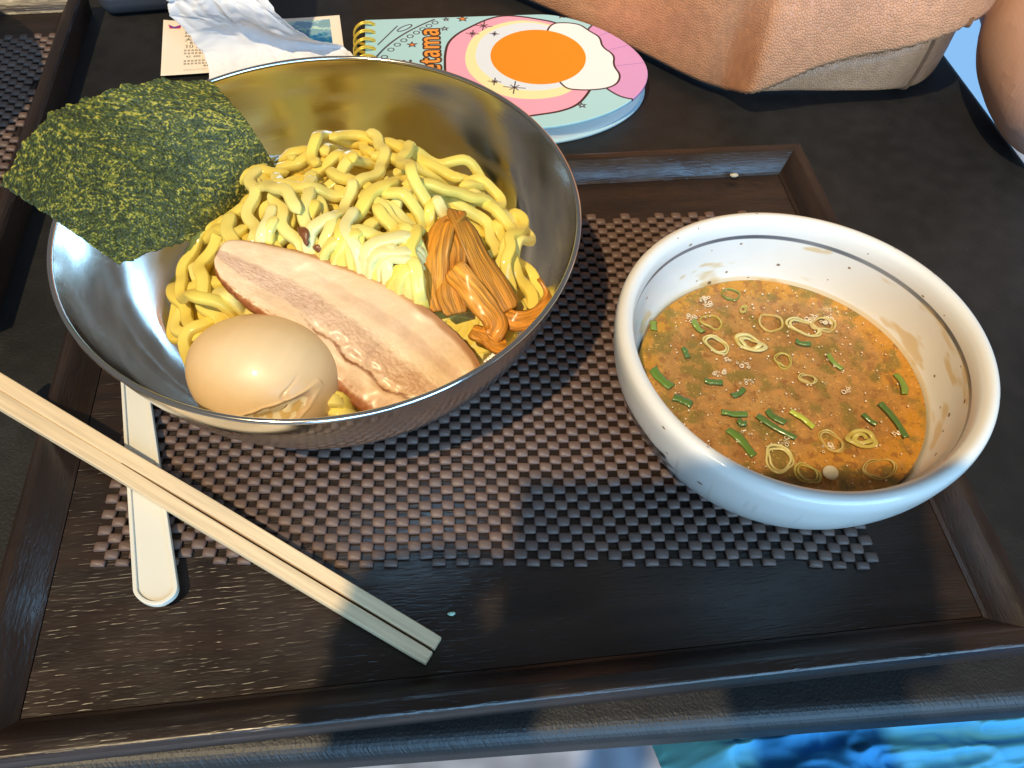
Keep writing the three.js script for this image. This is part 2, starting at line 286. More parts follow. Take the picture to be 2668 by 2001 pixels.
const inPoly = (x, z, poly) => { let c = false; for (let i = 0, j = poly.length - 1; i < poly.length; j = i++) { const a = poly[i], b = poly[j]; if ((a[1] > z) !== (b[1] > z) && x < (b[0] - a[0]) * (z - a[1]) / (b[1] - a[1]) + a[0]) c = !c; } return c; };
const porkPoly = [...pkUp, ...pkLo.slice().reverse()].map(([u, v]) => { const p = PK.a.clone().addScaledVector(PK.ux, u * 1.0).addScaledVector(PK.uz, v * 1.04 - 0.0004); return [p.x, p.z]; });
const EGG = { c: V(-0.0852, 0.0388, 0.0176), a: 0.0268, b: 0.0213 };

// ---------------------------------------------------------------- noodles
{
  const t = thing('noodle_pile', 'heap of thick wavy yellow noodles in the steel bowl', 'noodles');
  const r = rng(77), cell = 0.0006, X0 = -0.170, Z0 = -0.155, NX = 345, NZ = 345, H = new Float32Array(NX * NZ);
  const T = (x, z) => { const dx = x + 0.056, dz = z + 0.030; return 0.0640 - 0.021 * (dx / 0.064) ** 2 - (dz < 0 ? 0.012 : 0.020) * (dz / 0.062) ** 2 - 0.012 * ((dx * dx + dz * dz) / 0.0042) ** 3 * 0.25; };
  const inside = (x, z) => { const dx = (x + 0.0560) / 0.0670, dz = (z + 0.0285) / 0.0600; return dx * dx + dz * dz; };
  const cap = (x, z) => {
    let y = 1; if (inPoly(x, z, porkPoly)) y = Math.min(y, porkY(x, z) - 0.0105);
    const d = Math.hypot(x - EGG.c.x, z - EGG.c.z); if (d < 0.022) y = Math.min(y, EGG.c.y - 0.006 - Math.sqrt(Math.max(0, 0.022 ** 2 - d * d)) * 0.8);
    if (x > -0.031 && x < -0.002 && z > -0.033 && z < 0.013) y = Math.min(y, lerp(0.0565, 0.0405, sstep(-0.033, 0.010, z)) - 0.0015);
    return y;
  };
  const core = (x, z) => Math.max(bowlFloor(x, z) + 0.0005, Math.min(T(x, z) - 0.0085, cap(x, z) - 0.002));
  for (let j = 0; j < NZ; j++) for (let i = 0; i < NX; i++) { const x = X0 + i * cell, z = Z0 + j * cell; H[j * NX + i] = inside(x, z) < 1 ? core(x, z) : bowlFloor(x, z); }
  const hat = (x, z, rad) => { let m = -1; const k = Math.ceil(rad / cell), ci = Math.round((x - X0) / cell), cj = Math.round((z - Z0) / cell); for (let j = -k; j <= k; j += 1) for (let i = -k; i <= k; i += 1) { if (i * i + j * j > k * k) continue; const a = ci + i, b = cj + j; if (a < 0 || b < 0 || a >= NX || b >= NZ) continue; m = Math.max(m, H[b * NX + a]); } return m; };
  const put = (x, y, z, rad) => { const k = Math.ceil(rad / cell), ci = Math.round((x - X0) / cell), cj = Math.round((z - Z0) / cell); for (let j = -k; j <= k; j++) for (let i = -k; i <= k; i++) { const d2 = (i * i + j * j) * cell * cell; if (d2 > rad * rad) continue; const a = ci + i, b = cj + j; if (a < 0 || b < 0 || a >= NX || b >= NZ) continue; const q = b * NX + a, h = y + Math.sqrt(rad * rad - d2) * 0.85; if (h > H[q]) H[q] = h; } };
  const mats = [[0.93, 0.76, 0.15], [0.94, 0.79, 0.19], [0.92, 0.72, 0.12], [0.93, 0.80, 0.24], [0.91, 0.82, 0.34]].map((c) => phy(col(...c), { roughness: 0.8, transmission: 0.12, thickness: 0, clearcoat: 0.6, clearcoatRoughness: 0.11 }));
  // inner mass of the heap
  part('noodle_mass', gridGeo(72, 30, (u, v) => { const a = u * Math.PI * 2, s = v * 0.97, x = -0.0560 + Math.cos(a) * 0.0650 * s, z = -0.0285 - Math.sin(a) * 0.0590 * s; return [x, core(x, z) + 0.0008 * fbm(x * 400, z * 400, 3, 2), z]; }, { closeU: true }), mats[2], t);
  const step = 0.0016, strands = 140;
  for (let s = 0; s < strands; s++) {
    const rad = 0.00172 + r() * 0.0003, late = s / strands;
    let path, n, best = 1e9;
    for (let tryN = 0; tryN < 14; tryN++) {                      // of a few throws keep the one that falls lowest
      let x, z; do { x = -0.057 + (r() * 2 - 1) * 0.064; z = -0.031 + (r() * 2 - 1) * 0.060; } while (inside(x, z) > 0.95 || (cap(x, z) < 0.9 && r() < 0.8));
      if (late > 0.85) { x = lerp(x, -0.050, 0.5); z = lerp(z, -0.024, 0.5); }
      let hd = r() * 6.283; const len = (0.050 + r() * 0.080) * (late > 0.82 ? 0.8 : 1), m = Math.round(len / step), wl = 0.0105 + r() * 0.0095, ph = r() * 6.28, amp = 80 + r() * 110, drift = (r() - 0.5) * 90, q = [];
      let sum = 0;
      for (let i = 0; i < m; i++) {
        q.push([x, z]);
        if (i % 4 === 0) sum += Math.max(0, H[Math.round((z - Z0) / cell) * NX + Math.round((x - X0) / cell)] - T(x, z) + 0.008) ** 1.5;
        let k = amp * Math.sin(i * step / wl * 6.283 + ph) + drift + 45 * noise(s * 3.7, i * 0.05);
        const d = inside(x, z), c = cap(x, z) < 0.9 && !inPoly(x, z, porkPoly);
        if (d > 0.88 || c) { const to = Math.atan2(-0.034 - z, -0.056 - x); let df = to - hd; while (df > Math.PI) df -= 6.283; while (df < -Math.PI) df += 6.283; k = k * 0.5 + df * (c ? 60 : 60 + 300 * Math.max(0, d - 0.95)); }
        hd += clamp(k, -230, 230) * step; x += Math.cos(hd) * step; z += Math.sin(hd) * step;
      }
      sum /= m; if (sum < best) { best = sum; path = q; n = m; }
    }
    const soft = (v, a, b) => { const t = T(a, b) + 0.0015; return v > t ? t + 0.0045 * (1 - Math.exp(-(v - t) / 0.0045)) : v; };
    let y = path.map(([a, b]) => Math.min(soft(hat(a, b, rad * 0.75) + rad * 0.72, a, b), Math.max(cap(a, b) - rad * 0.4, bowlFloor(a, b) + rad)));
    for (let it = 0; it < 3; it++) { const q = y.slice(); y = q.map((_, i) => { let m = 0, w = 0; for (let d = -3; d <= 3; d++) { const e = q[clamp(i + d, 0, n - 1)], ww = 4 - Math.abs(d); m += e * ww; w += ww; } return lerp(m / w, Math.max(m / w, q[i]), 0.6); }); }
    if (r() < 0.30) { const c0 = n * (0.2 + r() * 0.6), wd = 4 + r() * 4, ht = 0.002 + r() * 0.005; y = y.map((v, i) => v + (cap(path[i][0], path[i][1]) < 0.9 ? 0 : ht * Math.exp(-(((i - c0) / wd) ** 2)))); }
    const P = path.map(([a, b], i) => keepIn(V(a, Math.min(y[i], cap(a, b) + (cap(a, b) < 0.9 ? 0 : 1)), b), rad * 1.15));
    P.forEach((p) => put(p.x, p.y, p.z, rad));
    const fine = new THREE.CatmullRomCurve3(P).getPoints(Math.round(n * 1.0));
    const mi = late > 0.85 ? (r() < 0.5 ? 4 : 3) : Math.floor(r() * 4);
    part('noodle', strandGeo(fine, rad * (1.10 + r() * 0.14), rad * (0.84 + r() * 0.08), 12, 0.52), mats[mi], t);
  }
}

// ---------------------------------------------------------------- sliced pork
{
  const NS = 120, up = spline2(pkUp, NS + 1), lo = spline2(pkLo, NS + 1), TH = 0.0075;
  const layer = (s, t) => {          // colour across the slice, t 0 rind side .. 1 lower edge
    const w = t + 0.05 * fbm(s * 5, t * 3, 1, 3) + 0.02 * fbm(s * 26, t * 9, 2, 2) - 0.03 * Math.sin(s * 3.0), g = fbm(s * 90, t * 34, 5, 3), f = fbm(s * 30, t * 26, 6, 3);
    const fat = [0.90, 0.765, 0.60], fat2 = [0.92, 0.80, 0.635], meat = [0.815, 0.665, 0.545], meatB = [0.815, 0.65, 0.49], dark = [0.50, 0.265, 0.12], skin = [0.74, 0.54, 0.36];
    const mx = (a, b, k) => a.map((q, i) => lerp(q, b[i], clamp(k, 0, 1)));
    let c = mx(skin, fat, sstep(0.0, 0.05, w));
    c = mx(c, fat2, sstep(0.05, 0.2, w));
    c = mx(c, mx(fat, meat, 0.35 + 0.2 * f), sstep(0.20, 0.24, w) * sstep(0.36, 0.29, w) * sstep(0.25, 0.6, s));
    c = mx(c, fat2, sstep(0.33, 0.37, w) * sstep(0.46, 0.42, w));
    const m = sstep(0.40, 0.47, w + 0.10 * (0.5 - s)) * sstep(0.70, 0.64, w); c = mx(c, mx(mx(meat, meatB, sstep(0.35, 0.8, s)), fat, 0.30 * sstep(0.15, 0.4, f)), m * 0.9);
    c = mx(c, fat, sstep(0.64, 0.70, w) * sstep(0.82, 0.78, w));
    c = mx(c, dark, sstep(0.025, 0.0, Math.abs(w - 0.715 - 0.015 * Math.sin(s * 40) - 0.02 * g)) * sstep(0.42, 0.55, s + 0.1 * g) * (0.55 + 0.45 * f) * 1.2);
    c = mx(c, meatB, sstep(0.78, 0.84, w) * sstep(0.45, 0.7, s) * 0.7);
    c = mx(c, [0.66, 0.40, 0.19], sstep(0.90, 0.96, t + 0.05 * g)); c = mx(c, dark, sstep(0.955, 0.99, t + 0.05 * g + 0.02 * f) * (0.6 + 0.8 * fbm(s * 12, 3, 1, 2))); c = mx(c, dark, sstep(0.03, 0.0, s + 0.02 * g) * 0.7);
    c = mx(c, [0.58, 0.40, 0.28], 0.25 * sstep(0.25, 0.6, g * 1.6) * m);
    return c.map((q) => q * (1 + 0.03 * g));
  };
  const map = tex(1024, 512, (u, v) => layer(u, v).map((q, i) => q * [0.955, 0.93, 0.91][i]), true, false);
  const bump = tex(1024, 512, (u, v) => { const g = fbm(u * 120, v * 46, 8, 3), f = fbm(u * 44, v * 40, 6, 3), m = sstep(0.40, 0.47, v) * sstep(0.72, 0.66, v); return 0.5 + 0.22 * g * (0.4 + m) + 0.3 * f * (0.3 + m); }, false, false);
  const cs = []; for (let i = 0; i <= 26; i++) cs.push([i / 26, 0]); // top, then lower edge, bottom, upper edge
  const loop = [...cs.map(([t]) => [t, 0]), [1.012, 0.18], [1.015, 0.45], [1.0, 0.8], [0.97, 1], [0.5, 1], [0.03, 1], [-0.0, 0.8], [-0.012, 0.4], [-0.008, 0.15], [0, 0]];
  const g = gridGeo(NS, loop.length - 1, (s, _, i, j) => {
    const [t, d] = loop[j], a = up[i], b = lo[i], u = lerp(a[0], b[0], t), v = lerp(a[1], b[1], t);
    const e = Math.min(t, 1 - t), round = d === 0 ? -0.0010 * sstep(0.05, 0, e) : 0, endS = Math.min(s, 1 - s);
    const wob = d === 0 ? 0.0006 * fbm(u * 160, v * 160, 2, 3) + 0.0011 * fbm(u * 40, v * 60, 4, 2) + (layerDip(s, t)) : 0;
    const p = PK.a.clone().addScaledVector(PK.ux, u).addScaledVector(PK.uz, v + (d > 0.05 && d < 0.95 ? 0.0006 * fbm(u * 500, d * 6, 9, 2) : 0)).addScaledVector(PK.n, -d * TH * sstep(-0.01, 0.03, endS + 0.006) + round + wob - 0.0016 * sstep(0.03, 0, s) - 0.004 * Math.pow(s, 3) * (t - 0.3) );
    keepIn(p, 0.0007);
    return [p.x, p.y, p.z];
  }, { uv: (s, v) => { const j = Math.round(v * (loop.length - 1)); return [s, clamp(loop[j][1] > 0 ? (loop[j][0] > 0.5 ? 0.985 : 0.012) : loop[j][0], 0.005, 0.995)]; } });
  function layerDip(s, t) { const q = t - 0.715 - 0.015 * Math.sin(s * 40); return -0.0011 * Math.exp(-((q / 0.014) ** 2)) * sstep(0.42, 0.55, s); }
  // close the two ends
  const P = g.attributes.position, w = NS + 1, ix = [...g.index.array], L = loop.length - 1;
  for (const e of [0, NS]) for (let j = 1; j < L - 1; j++) { const a = e, b = j * w + e, c = (j + 1) * w + e; e ? ix.push(a, c, b) : ix.push(a, b, c); }
  g.setIndex(ix); g.computeVertexNormals();
  const o = part('pork_slice', g, phy(col(1, 1, 1), { map, bumpMap: bump, bumpScale: 0.0003, roughness: 0.46, clearcoat: 0.2, clearcoatRoughness: 0.22 }));
  tag(o, 'long striped slice of roast pork belly laid over the noodles', 'pork');
  // dark scraps of meat caught on the noodles above it
  const sc = std(col(0.20, 0.065, 0.022), { roughness: 0.35 });
  for (const [x, y, z, s, a] of [[-0.0692, 0.0655, -0.0205, 1, 0.4], [-0.0638, 0.0633, -0.0168, 0.8, 1.6]]) {
    const q = new THREE.IcosahedronGeometry(0.0022 * s, 3), QP = q.attributes.position; for (let i = 0; i < QP.count; i++) { const v = V(QP.getX(i), QP.getY(i), QP.getZ(i)), k = 1 + 0.9 * fbm(v.x * 500 + a * 9, v.y * 500, v.z * 500, 2); QP.setXYZ(i, v.x * k * 0.8, v.y * k, v.z * k * 1.5); }
    const m = mergeVertices(q.deleteAttribute('normal').deleteAttribute('uv'), 1e-6); m.computeVertexNormals(); const e = part('meat_scrap', m, sc); e.position.set(x, y, z); e.rotation.y = a; tag(e, s === 1 ? 'larger dark brown meat scrap stuck on noodles above the pork slice' : 'smaller dark meat scrap at the upper edge of the pork slice', 'meat scrap', 'meat scraps on the noodles');
  }
}

// ---------------------------------------------------------------- marinated egg
{
  const nu = 260, nv = 200, ax = V(0.915, -0.10, 0.39).normalize(), side = V(0, 1, 0).addScaledVector(ax, -ax.y).normalize(), other = ax.clone().cross(side);
  const view = camPos.clone().sub(EGG.c).normalize();
  // torn opening low on the thick end, as seen from the front
  const tear = (d) => { const q = d.clone(), u = q.dot(ax), v = q.dot(side), w = q.dot(other); return [u, v, w]; };
  const dirs = [], mask = [];
  const g = gridGeo(nu, nv, (u, v) => {
    const th = v * Math.PI, ph = u * Math.PI * 2, c = -Math.cos(th), s = Math.sin(th), d = V(0, 0, 0).addScaledVector(ax, c).addScaledVector(side, s * Math.cos(ph)).addScaledVector(other, s * Math.sin(ph));
    const egg = 1 + 0.07 * c;                                          // blunter towards +ax
    let rr = s * EGG.b * egg * (1 + 0.01 * fbm(d.x * 3, d.y * 3, d.z * 3, 2));
    let x = c * EGG.a;
    const [tu, tv, tw] = tear(d), f = tw;                              // + other faces the viewer
    const cu = 0.40, cv = 0.40, du = (tu - cu) + 0.10 * (tv - cv), dv = (tv - cv) - 0.42 * (tu - cu);
    const rag = 0.08 * fbm(tu * 6, tv * 6, 3, 3);
    const e = Math.hypot(du / 0.40, dv / (dv > 0 ? 0.15 : 0.24)) + rag * 2.4;
    let m = f > 0.1 ? sstep(1.10, 0.82, e) : 0;
    const crack = f > 0.1 ? Math.exp(-(((du - 0.16 - 0.04 * Math.sin(tv * 26)) / 0.014) ** 2)) * sstep(-0.02, 0.04, dv) * sstep(0.36, 0.26, dv) : 0;
    const depth = m * (0.0007 + 0.0003 * fbm(tu * 7, tv * 7, 9, 2) + 0.0013 * sstep(1.0, 0.0, e)) + crack * 0.0004;
    const lip = f > 0.1 ? 0.0003 * Math.exp(-(((e - 1.12) / 0.07) ** 2)) * (dv > 0 ? 1 : 0.4) : 0;
    dirs.push([m, crack, e, fbm(tu * 12, tv * 12, 5, 3)]);
    const p = EGG.c.clone().addScaledVector(ax, x).addScaledVector(side, rr * Math.cos(ph)).addScaledVector(other, rr * Math.sin(ph));
    return keepIn(p.addScaledVector(d, lip - depth), 0.0008).toArray();
  }, { closeU: true });
  const c = new Float32Array(dirs.length * 3);
  dirs.forEach(([m, k, e, n], i) => { const shell = [0.80, 0.57, 0.31].map((q) => q * (1 + 0.04 * n)), white = n > 0.16 ? [0.66, 0.45, 0.17] : [0.82, 0.70, 0.45], edge = [0.62, 0.42, 0.24]; const r = m > 0.02 && m < 0.75 ? edge : white; for (let j = 0; j < 3; j++) c[i * 3 + j] = lerp(lerp(shell[j], edge[j], k * 0.6), r[j], sstep(0.05, 0.4, m)); });
  g.setAttribute('color', new THREE.BufferAttribute(c, 3));
  const o = part('marinated_egg', g, phy(col(1, 1, 1), { vertexColors: true, roughness: 0.42, clearcoat: 0.14, clearcoatRoughness: 0.12 }));
  tag(o, 'peeled tan marinated egg with a torn side beside the pork slice', 'egg');
}

// ---------------------------------------------------------------- bamboo shoot strips
{
  const map = tex(256, 256, (u, v) => { const k = 0.90 + 0.16 * pnoise(u * 30, v * 2, 30, 2, 51) + 0.08 * pnoise(u * 60, v * 9, 60, 9, 52); return [0.90 * k, 0.60 * k, 0.17 * k]; }, true);
  const fib = tex(512, 256, (u, v) => 0.5 + 0.35 * pnoise(u * 70, v * 4, 70, 4, 55) + 0.2 * pnoise(u * 140, v * 9, 140, 9, 56));
  const m = [1, 0.80, 1.08].map((k) => phy(col(k, 0.97 * k, k), { map, bumpMap: fib, bumpScale: 0.0003, roughness: 0.5, clearcoat: 0.22, clearcoatRoughness: 0.2 }));
  const strips = [
    [[[-0.0170, 0.0612, -0.0320], [-0.0225, 0.0608, -0.0250], [-0.0262, 0.0575, -0.0150], [-0.0272, 0.0535, -0.0060], [-0.0262, 0.0492, 0.0025]], 0.0055, 0.10, 'left hanging bamboo shoot strip draped down beside the pork slice'],
    [[[-0.0190, 0.0620, -0.0315], [-0.0160, 0.0612, -0.0235], [-0.0120, 0.0570, -0.0135], [-0.0075, 0.0530, -0.0035], [-0.0035, 0.0500, 0.0050]], 0.0058, -0.25, 'long bamboo shoot strip running from the peak towards the bowl wall'],
    [[[-0.0205, 0.0580, -0.0090], [-0.0165, 0.0560, -0.0030], [-0.0115, 0.0525, 0.0040], [-0.0082, 0.0490, 0.0100], [-0.0105, 0.0462, 0.0135]], 0.0050, 0.35, 'twisted bamboo shoot strip curling under at its lower end'],
    [[[0.0085, 0.0520, -0.0060], [0.0105, 0.0498, 0.0000], [0.0065, 0.0482, 0.0058], [-0.0005, 0.0480, 0.0080], [-0.0050, 0.0480, 0.0060]], 0.0042, -0.9, 'curled bamboo shoot strip pressed against the steel wall'],
    [[[-0.0235, 0.0598, -0.0270], [-0.0195, 0.0594, -0.0190], [-0.0200, 0.0560, -0.0110], [-0.0225, 0.0525, -0.0030], [-0.0210, 0.0488, 0.0040]], 0.0050, 0.3, 'broad bamboo shoot strip between the two long ones'],
    [[[-0.0165, 0.0470, 0.0105], [-0.0125, 0.0468, 0.0130], [-0.0085, 0.0455, 0.0155], [-0.0055, 0.0442, 0.0150]], 0.0036, 0.2, 'short bamboo shoot piece lying lowest on the noodles'],
  ];
  strips.forEach(([pts, w, tilt, label], k) => {
    const c = new THREE.CatmullRomCurve3(pts.map((p) => V(...p))), n = 44;
    const g = sheetGeo(10, n, (u, v) => {
      const p = c.getPoint(v), T = c.getTangent(v), S = V(0, 1, 0).cross(T).normalize(), N = T.clone().cross(S).normalize(), a = tilt + 0.9 * (v - 0.5) * (k % 2 ? 1 : -1) + 0.3 * fbm(v * 3, k, 1, 2);
      const q = S.clone().multiplyScalar(Math.cos(a)).addScaledVector(N, Math.sin(a)), nn = S.clone().multiplyScalar(-Math.sin(a)).addScaledVector(N, Math.cos(a));
      const ww = w * (0.82 + 0.25 * fbm(v * 4 + k * 3, 2, 0, 2)) * (0.80 + 0.20 * sstep(0, 0.06, v) * sstep(1, 0.95, v)) * (1 + (v > 0.97 ? 0.10 * noise(u * 14, k) : 0)), s = u * 2 - 1;
      p.addScaledVector(q, s * ww).addScaledVector(nn, 0.0002 * (1 - s * s) + 0.0009 * fbm(u * 2.2, v * 4, k, 2));
      return keepIn(p, 0.0022).toArray();
    }, 0.0013, (u, v) => [u * 0.5, v * 1.2]);
    tag(part('bamboo_shoot_strip', g, m[k % 3]), label, 'bamboo shoot', 'bamboo shoot strips on the noodles');
  });
}

// ---------------------------------------------------------------- seaweed sheet
{
  const A = V(-0.1013, 0.082, -0.0844), B = V(-0.0834, 0.052, -0.0695), C = V(-0.1322, 0.058, -0.0202), D = V(-0.1506, 0.096, -0.0165), E = V(-0.1339, 0.094, -0.0612);
  const flake = (u, v, s) => { const w = 0.9 * noise(u * 14, v * 14, s); return noise(u * 68 + 3 * w, v * 60 + 3 * w, s + 3) * 0.58 + noise(u * 150, v * 120, s + 7) * 0.5; };
  const map = tex(1024, 1024, (u, v) => {
    // scattered dried flakes of three weed colours, mixed by noise alone
    const n1 = flake(u, v, 1), n2 = flake(u + 0.37, v + 0.11, 5), patch = fbm(u * 4, v * 4, 2, 3), olive = sstep(0.02, 0.42, n1 + 0.18 * patch), yellow = 0.85 * sstep(0.26, 0.53, n2 + 0.25 * patch), green = 0.7 * sstep(0.1, 0.5, -n2);
    const weed = [0.30, 0.33, 0.17], oliveFlake = [0.48, 0.48, 0.17], yellowFlake = [0.78, 0.71, 0.27], greenFlake = [0.16, 0.20, 0.125];
    return [0, 1, 2].map((i) => lerp(lerp(lerp(weed[i], oliveFlake[i], olive), yellowFlake[i], yellow), greenFlake[i], green));
  }, true, false);
  const bump = tex(512, 512, (u, v) => 0.5 + 0.4 * flake(u, v, 1) + 0.25 * flake(u + 0.37, v + 0.11, 5), false, false);
  // long edge D-E-A bows outward; the sheet is bent about its short axis
  const topC = new THREE.CatmullRomCurve3([D, D.clone().lerp(E, 0.5).add(V(-0.002, 0.003, -0.003)), E, E.clone().lerp(A, 0.5).add(V(0, 0.002, -0.002)), A]), botC = new THREE.CatmullRomCurve3([C, C.clone().lerp(B, 0.33).add(V(0.002, -0.003, 0.001)), C.clone().lerp(B, 0.68).add(V(0.001, -0.004, 0.0)), B]);
  const g = sheetGeo(120, 90, (u, v) => {
    const rag = 0.020 * fbm(u * 26, v * 26, 4, 3) + 0.006 * noise(u * 90, v * 90, 2), a = topC.getPointAt(clamp(u + (u < 0.02 || u > 0.98 ? rag : 0), 0, 1)), b = botC.getPointAt(u), t = v + (v < 0.01 || v > 0.99 ? rag * 1.6 : 0);
    const p = a.clone().lerp(b, t), n = V(0.35, 0.75, 0.55).normalize();
    p.addScaledVector(n, 0.0050 * Math.sin(Math.PI * v) * (0.5 + 0.5 * u) + 0.0018 * fbm(u * 3.2, v * 3.2, 8, 3) + 0.00025 * fbm(u * 60, v * 60, 2, 2));
    return p.toArray();
  }, 0.00035);
  const o = part('seaweed_sheet', g, std(col(1, 1, 1), { map, bumpMap: bump, bumpScale: 0.0006, roughness: 0.55, side: THREE.DoubleSide }));
  tag(o, 'dark green dried seaweed sheet standing in the steel bowl', 'seaweed');
}

// ---------------------------------------------------------------- white soup bowl
{
  const t = thing('soup_bowl', 'thick white ceramic bowl of brown broth with a grey inner line', 'bowl');
  t.position.set(WC[0], 0, WC[1]);
  const prof = resample(spline2([[0.0001, 0.010], [0.020, 0.0108], [0.036, 0.0150], [0.046, 0.0230], [0.0508, 0.0310], [0.0533, 0.0400], [0.0543, 0.0490], [0.0546, 0.0538], [0.0556, 0.0568], [0.0578, 0.0580], [0.0598, 0.0570], [0.0606, 0.0545], [0.0603, 0.0480], [0.0588, 0.0400], [0.0552, 0.0300], [0.0495, 0.0200], [0.0420, 0.0110], [0.0345, 0.0070], [0.0325, 0.0050], [0.0322, 0.0020], [0.0300, 0.0018], [0.0295, 0.0045], [0.0001, 0.0055]], 400), 201);
  const ringJ = prof.findIndex((p, i) => i > 5 && p[1] > 0.0497), wl = (h) => prof.findIndex((p, i) => i > 100 && p[1] < h);
  const vLine = ringJ / 200, vLow = wl(0.0135) / 200, vTop = wl(0.056) / 200, vPat0 = wl(0.0425) / 200, vPat1 = wl(0.009) / 200;
  const r = rng(9), specks = []; for (let i = 0; i < 260; i++) specks.push([r(), r(), 0.0008 + r() * r() * 0.0022]);
  const W = 1024, H = 1024, map = tex(W, H, (u, v) => {
    let c = [0.885, 0.862, 0.815]; const n = fbm(u * 30, v * 20, 1, 3); c = c.map((q) => q + 0.02 * n);
    const put = (d, k) => { c = c.map((q, i) => lerp(q, d[i], clamp(k, 0, 1))); };
    put([0.20, 0.225, 0.26], 0.95 * sstep(0.0058, 0.0032, Math.abs(v - vLine - 0.0012 * Math.sin(u * 12.6))) * (0.75 + 0.25 * noise(u * 30, 2)));
    put([0.42, 0.45, 0.50], 0.7 * sstep(0.0026, 0.001, Math.abs(v - vLow - 0.003 * Math.sin(u * 6.28 + 1))));
    // brushed dark band on the left flank
    const a = ((u * 360) % 360), s = sstep(236, 246, a + 5 * noise(v * 40, u * 90)) * sstep(304, 298, a + 6 * noise(v * 50, 3 + u * 90)), edge = vPat0 + 0.012 * fbm(u * 60, 4, 0, 3) + 0.018 * sstep(262, 245, a) ;
    put([0.17, 0.14, 0.115], s * sstep(edge, edge + 0.006, v) * sstep(vPat1 + 0.02, vPat1, v) * (0.86 + 0.3 * noise(u * 260, v * 30)));
    const st = noise(u * 240, v * 6 + 3); if (v > vTop) put([0.62, 0.58, 0.52], 0.28 * sstep(0.45, 0.9, st) * sstep(vTop, vTop + 0.05, v));
    // soup splashes dried above the broth line
    if (v < vLine && v > 0.2) { const k = fbm(u * 26, v * 40, 6, 3); put([0.78, 0.62, 0.36], 0.5 * sstep(0.22, 0.42, k)); }
    return c;
  }, true, false);
  const d = map.image.data; for (const [u, v, s] of specks) { const cx = u * W, cy = v * H, R = s * W * 1.1; for (let y = -4; y <= 4; y++) for (let x = -3; x <= 3; x++) if (x * x * 1.2 + y * y * 0.7 < R * R) { const o = ((clamp(Math.round(cy + y), 0, H - 1)) * W + ((Math.round(cx + x) % W) + W) % W) * 4; d[o] = 120; d[o + 1] = 92; d[o + 2] = 62; } }
  const g = new THREE.LatheGeometry(prof.map((p) => new THREE.Vector2(...p)), 160);
  const P = g.attributes.position; for (let i = 0; i < P.count; i++) { const x = P.getX(i), y = P.getY(i), z = P.getZ(i), a = Math.atan2(z, x), k = 1 + 0.010 * Math.sin(2 * a + 0.6) + 0.004 * Math.sin(3 * a + 2); P.setXYZ(i, x * k, y + (y > 0.03 ? 0.0005 * Math.sin(2 * a + 1) * (y - 0.03) / 0.028 : 0), z * k); }
  g.computeVertexNormals(); { const n = g.attributes.normal, L = prof.length; for (let j = 0; j < L; j++) { const a = j, b = 160 * L + j; for (const c of ['X', 'Y', 'Z']) { const s = n['get' + c](a) + n['get' + c](b); n['set' + c](a, s); n['set' + c](b, s); } } g.normalizeNormals(); }
  part('ceramic_wall', g, phy(col(1, 1, 1), { map, roughness: 0.32, clearcoat: 0.6, clearcoatRoughness: 0.12 }), t);
}
// broth
const SY = 0.0312;
{
  const map = tex(1024, 1024, (u, v) => {
    const x = u * 10, y = v * 10, b = fbm(x, y, 3, 4), f = fbm(x * 4, y * 4, 9, 3), g = fbm(x * 14, y * 14, 5, 2), r = Math.hypot(u - 0.5, v - 0.5) * 2;
    let c = [0.685 + 0.09 * b, 0.525 + 0.09 * b, 0.325 + 0.06 * b]; const mx = (d, k) => { c = c.map((q, i) => lerp(q, d[i], clamp(k, 0, 1))); };
    mx([0.76, 0.56, 0.17], 0.75 * sstep(0.80, 0.95, r + 0.12 * b)); mx([0.76, 0.55, 0.18], 0.7 * sstep(0.2, 0.55, (u - 0.5) * 0.9 - (v - 0.5) * 0.9 + 0.3 * b));
    mx([0.54, 0.37, 0.22], 0.65 * sstep(0.12, 0.45, f + 0.2 * b)); mx([0.50, 0.45, 0.23], 0.8 * sstep(-0.02, 0.36, fbm(x * 2 + 40, y * 2, 7, 3)));
    mx([0.80, 0.58, 0.34], 0.45 * sstep(0.15, 0.34, -f)); mx([0.42, 0.28, 0.13], 0.5 * sstep(0.34, 0.46, g)); mx([0.90, 0.72, 0.45], 0.6 * sstep(0.36, 0.46, -g));
    return c;
  }, true, false);
  const bump = tex(512, 512, (u, v) => 0.5 + 0.3 * fbm(u * 60, v * 60, 5, 3) + 0.2 * fbm(u * 16, v * 16, 2, 2), false, false);
  const g = gridGeo(128, 24, (u, v) => { const a = u * Math.PI * 2, rr = v * 0.0509, k = 1 + 0.010 * Math.sin(2 * a + 0.6) + 0.004 * Math.sin(3 * a + 2); return [Math.cos(a) * rr * k, 0.0006 * sstep(0.93, 1, v), -Math.sin(a) * rr * k]; }, { uv: (u, v, p) => [0.5 + p[0] / 0.104, 0.5 - p[2] / 0.104] });
  const t = thing('broth', 'cloudy orange brown broth in the white soup bowl', 'soup', undefined, V(WC[0], SY, WC[1]));
  const low = g.clone().scale(0.985, 1, 0.985).translate(0, -0.0015, 0);
  part('cloudy_body', low, phy(col(1, 1, 1), { map, roughness: 0.6, bumpMap: bump, bumpScale: 0.0003 }), t);
  part('clear_surface', g, phy(col(0.98, 0.92, 0.80), { transmission: 1, thickness: 0, roughness: 0.07, ior: 1.35, bumpMap: bump, bumpScale: 0.00012 }), t);
}
